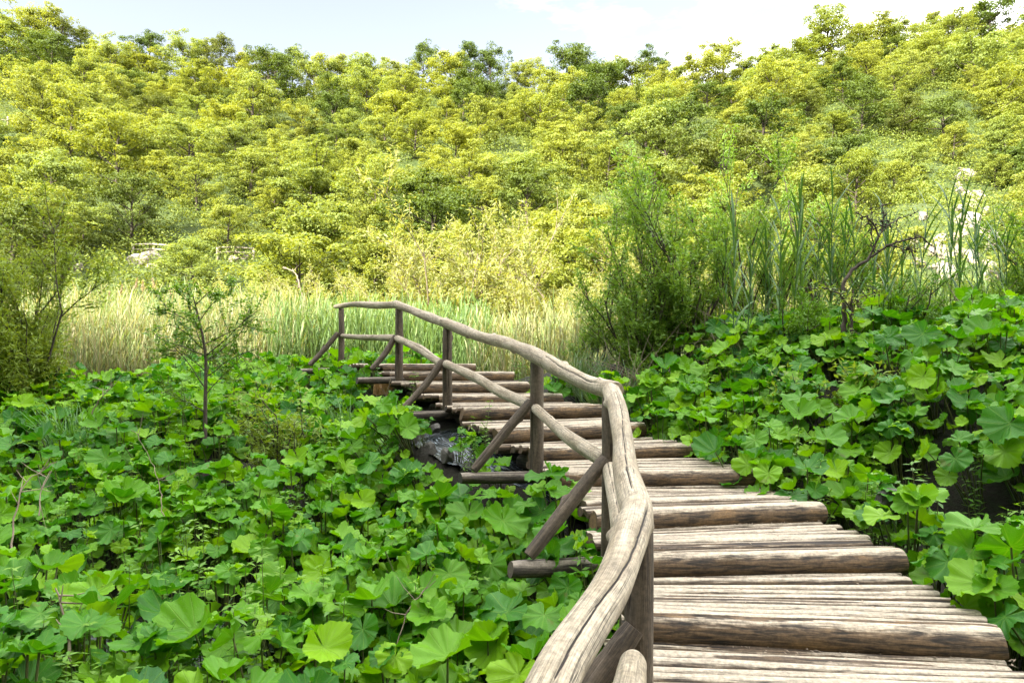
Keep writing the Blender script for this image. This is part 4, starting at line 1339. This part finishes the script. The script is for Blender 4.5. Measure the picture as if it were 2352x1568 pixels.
# sunlit willows on the valley floor
WS = []
for k in range(4):
    st, lv = shrub_arrays(800 + k, [4.4, 3.6, 4.8, 3.0][k], 3.0, 12, 11000, .17, .045, 2, .6, .4)
    WS.append((st.mesh('stems', M['dead']), lv.mesh('leaves', M['willow'], False)))
rng = np.random.RandomState(12)
WP = [(1040, 21, 1.22, 0), (1120, 22.5, 1.2, 2), (1225, 20, 1.0, 1), (960, 24, .95, 2), (1320, 22, .8, 0), (860, 24, .62, 1), (740, 25, .62, 3), (640, 26, .72, 0), (560, 26, .8, 2), (610, 28, .9, 1), (410, 29, .62, 0), (290, 28, .5, 2), (180, 28.5, .52, 1), (690, 28, .95, 0), (780, 27, .9, 2),
      (460, 27, .62, 1), (350, 26, .55, 3), (230, 27, .6, 0), (120, 26, .72, 2), (20, 25, .85, 1), (1420, 24, .9, 2), (1530, 25, .95, 0), (1640, 24, .9, 1), (1760, 26, .9, 2),
      (1870, 25, .8, 3), (1960, 27, .75, 0), (2330, 25, .75, 1), (800, 20.5, .5, 3), (900, 21, .55, 1), (1180, 18.5, .62, 3), (1290, 18.2, .62, 1)]
order = sorted(range(len(WP)), key=lambda i: WP[i][0])
for i, (px, d, s, k) in enumerate(WP):
    x = P(px, 850, d)[0]
    place(WS[k], 'willow_bush', '%s sunlit willow bush, %s from the left on the valley floor' % ('tall' if s > .82 else 'low', ORD[order.index(i) + 1]), 'shrub',
          (x, d, gz(x, d)), rng.rand() * TAU, s, 'sunlit willow bushes behind the reeds')

# ------------------------------------------------------------------ rocks, path fence on the hillside
def rock_mesh(seed, mat):
    import bmesh
    rng = np.random.RandomState(seed)
    bm = bmesh.new()
    bmesh.ops.create_icosphere(bm, subdivisions=3, radius=1.0)
    pl_ = [(unit(rng.normal(0, 1, 3)), rng.uniform(.35, .8)) for _ in range(18)]
    for v in bm.verts:
        p = np.array(v.co)
        for n_, d_ in pl_:
            s = p @ n_
            if s > d_: p = p - n_ * (s - d_) * .92
        p = p * (1 + .07 * math.sin(p[0] * 7 + seed) * math.cos(p[2] * 9 + seed * 2))
        v.co = p
    me = bpy.data.meshes.new('rock'); bm.to_mesh(me); bm.free()
    me.materials.append(mat)
    return me
RK = [rock_mesh(s, M['rock']) for s in (1, 2, 3, 4)]
RD = [rock_mesh(s, M['darkrock']) for s in (5, 6)]
def hd(px, py):           # distance at which the hillside is met by this line of sight
    for d in np.arange(30, 104, .25):
        q = P(px, py, d)
        if hill_z(q[0], d) >= q[2]: return d
    return 60
ROCKS = [(2225, 400, (1.5, 1.0, 1.3), 'topmost pale boulder of the outcrop on the right hillside'), (2205, 440, (1.2, .9, 1.1), 'leaning pale boulder second from the top of the right outcrop'),
         (2245, 460, (1.3, 1.0, 1.6), 'tall pale slab upper right in the right outcrop'), (2215, 510, (1.6, 1.0, 1.5), 'broad pale slab in the middle of the right outcrop'),
         (2265, 540, (1.5, 1.0, 1.4), 'pale slab at the right side of the right outcrop'), (2150, 560, (1.5, .9, 1.3), 'low pale slab left of the middle of the right outcrop'),
         (2230, 590, (2.1, 1.0, 1.5), 'largest pale slab low in the right outcrop'), (2110, 610, (1.2, .9, 1.0), 'leftmost pale block at the foot of the right outcrop'),
         (2180, 630, (1.7, 1.0, 1.0), 'lowest pale block behind the reeds of the right outcrop'), (2275, 640, (1.4, 1.0, 1.2), 'pale block at lower right foot of the right outcrop'),
         (2120, 500, (.9, .8, .8), 'small pale stone high on the left of the right outcrop'),
         (1362, 415, (1.0, .8, .7), 'small pale boulder in the trees above the tall shrub'), (1340, 436, (.6, .6, .5), 'smaller pale stone under the boulder above the tall shrub'),
         (135, 618, (1.1, .7, .45), 'long pale stone at the left end of the path bank'), (178, 621, (.8, .6, .4), 'pale stone second from left on the path bank'),
         (318, 606, (.9, .7, .5), 'pale stone left of the bright block below the fence'), (345, 592, (.7, .6, .8), 'upright bright white block below the path fence'),
         (360, 612, (.8, .6, .5), 'jagged pale stone right of the bright block'), (532, 598, (.9, .6, .35), 'flat pale stone below the right half of the path fence'),
         (562, 594, (.6, .5, .3), 'small pale stone at the right end of the path fence')]
rr_ = np.random.RandomState(6)
RUB = []
for k in range(32):
    py = rr_.uniform(395, 655); px = 2215 + (py - 520) * -.12 + rr_.normal(0, 26 + max(py - 500, 0) * .35)
    RUB.append((px, py, tuple(rr_.uniform(.4, 1.0) * np.array([1.2, .9, rr_.uniform(.6, 1.3)]))))
RUB.sort(key=lambda r: r[1])
for k, r in enumerate(RUB):
    ROCKS.append((*r, 'pale rubble block, %s from the top of the outcrop on the right hillside' % ORD[k + 1]))
for i, (px, py, s, lab) in enumerate(ROCKS):
    d = hd(px, py)
    q = P(px, py, d - .2)
    o = bpy.data.objects.new('rock', RK[i % 4]); COL.objects.link(o)
    o.location = q; o.scale = tuple(v * (.72 if px > 1000 else 1.05) for v in s); o.rotation_euler = (i * .7, i * .4, i * 1.3)
    tag(o, lab, 'rock', 'pale rocks on the hillside')
for i, (px, py, d, s, lab) in enumerate([(2070, 1160, 5.7, .18, 'dark wet boulder in the hollow under the right bank'),
                                         (1000, 985, 9.3, .11, 'black wet stone in the cascade beneath the boardwalk'), (945, 1020, 8.8, .13, 'black wet stone at the left side of the cascade'), (985, 1030, 8.5, .11, 'flat dark stone at the lower lip of the cascade'),
                                         (1030, 1052, 8.1, .12, 'dark stone between the two glimpses of water'), (925, 985, 9.3, .1, 'small black stone at the upper left of the cascade'), (1078, 1075, 7.9, .13, 'mossy dark stone left of the beam under the fourth post')]):
    o = bpy.data.objects.new('rock', RD[i % 2]); COL.objects.link(o)
    o.location = P(px, py, d); o.scale = (s * 1.3, s, s); o.rotation_euler = (i, i * .6, i * 2)
    tag(o, lab, 'rock', 'dark wet rocks by the stream')
def hill_fence(label, pts, rails, h):
    q = []
    for px, py in pts:
        d = hd(px, py) - .3
        q.append(P(px, py, d))
    o0 = q[0]
    t = thing('path_fence', label, 'fence', o0)
    for p in q:
        mb = MB(); tube(mb, np.array([p - o0 - [0, 0, .4], p - o0 + [0, 0, h]]), .09, 6, True); mb.build('post', M['fencewood'], t)
    for f in rails:
        for a, b in zip(q[:-1], q[1:]):
            mb = MB(); tube(mb, np.array([a - o0 + [0, -.08, h * f], b - o0 + [0, -.08, h * f]]), .06, 6, True); mb.build('rail', M['fencewood'], t)
M['fencewood'] = noise_mat('bleached_fence_wood', [(.3, (.24, .20, .16)), (.7, (.36, .32, .27))], 4, .9, .3, .02)
hill_fence('bleached rail fence along the path above the bright upright block', [(305, 588), (352, 586), (400, 590)], (.5, .92), .8)
hill_fence('bleached rail fence fragment above the flat pale stone on the path', [(500, 594), (540, 592), (582, 596)], (.5, .92), .8)
hill_fence('short bleached fence end high up at the left edge of the hillside', [(-40, 278), (18, 292)], (.55,), 1.15)
print('OBJECTS', len(bpy.data.objects))
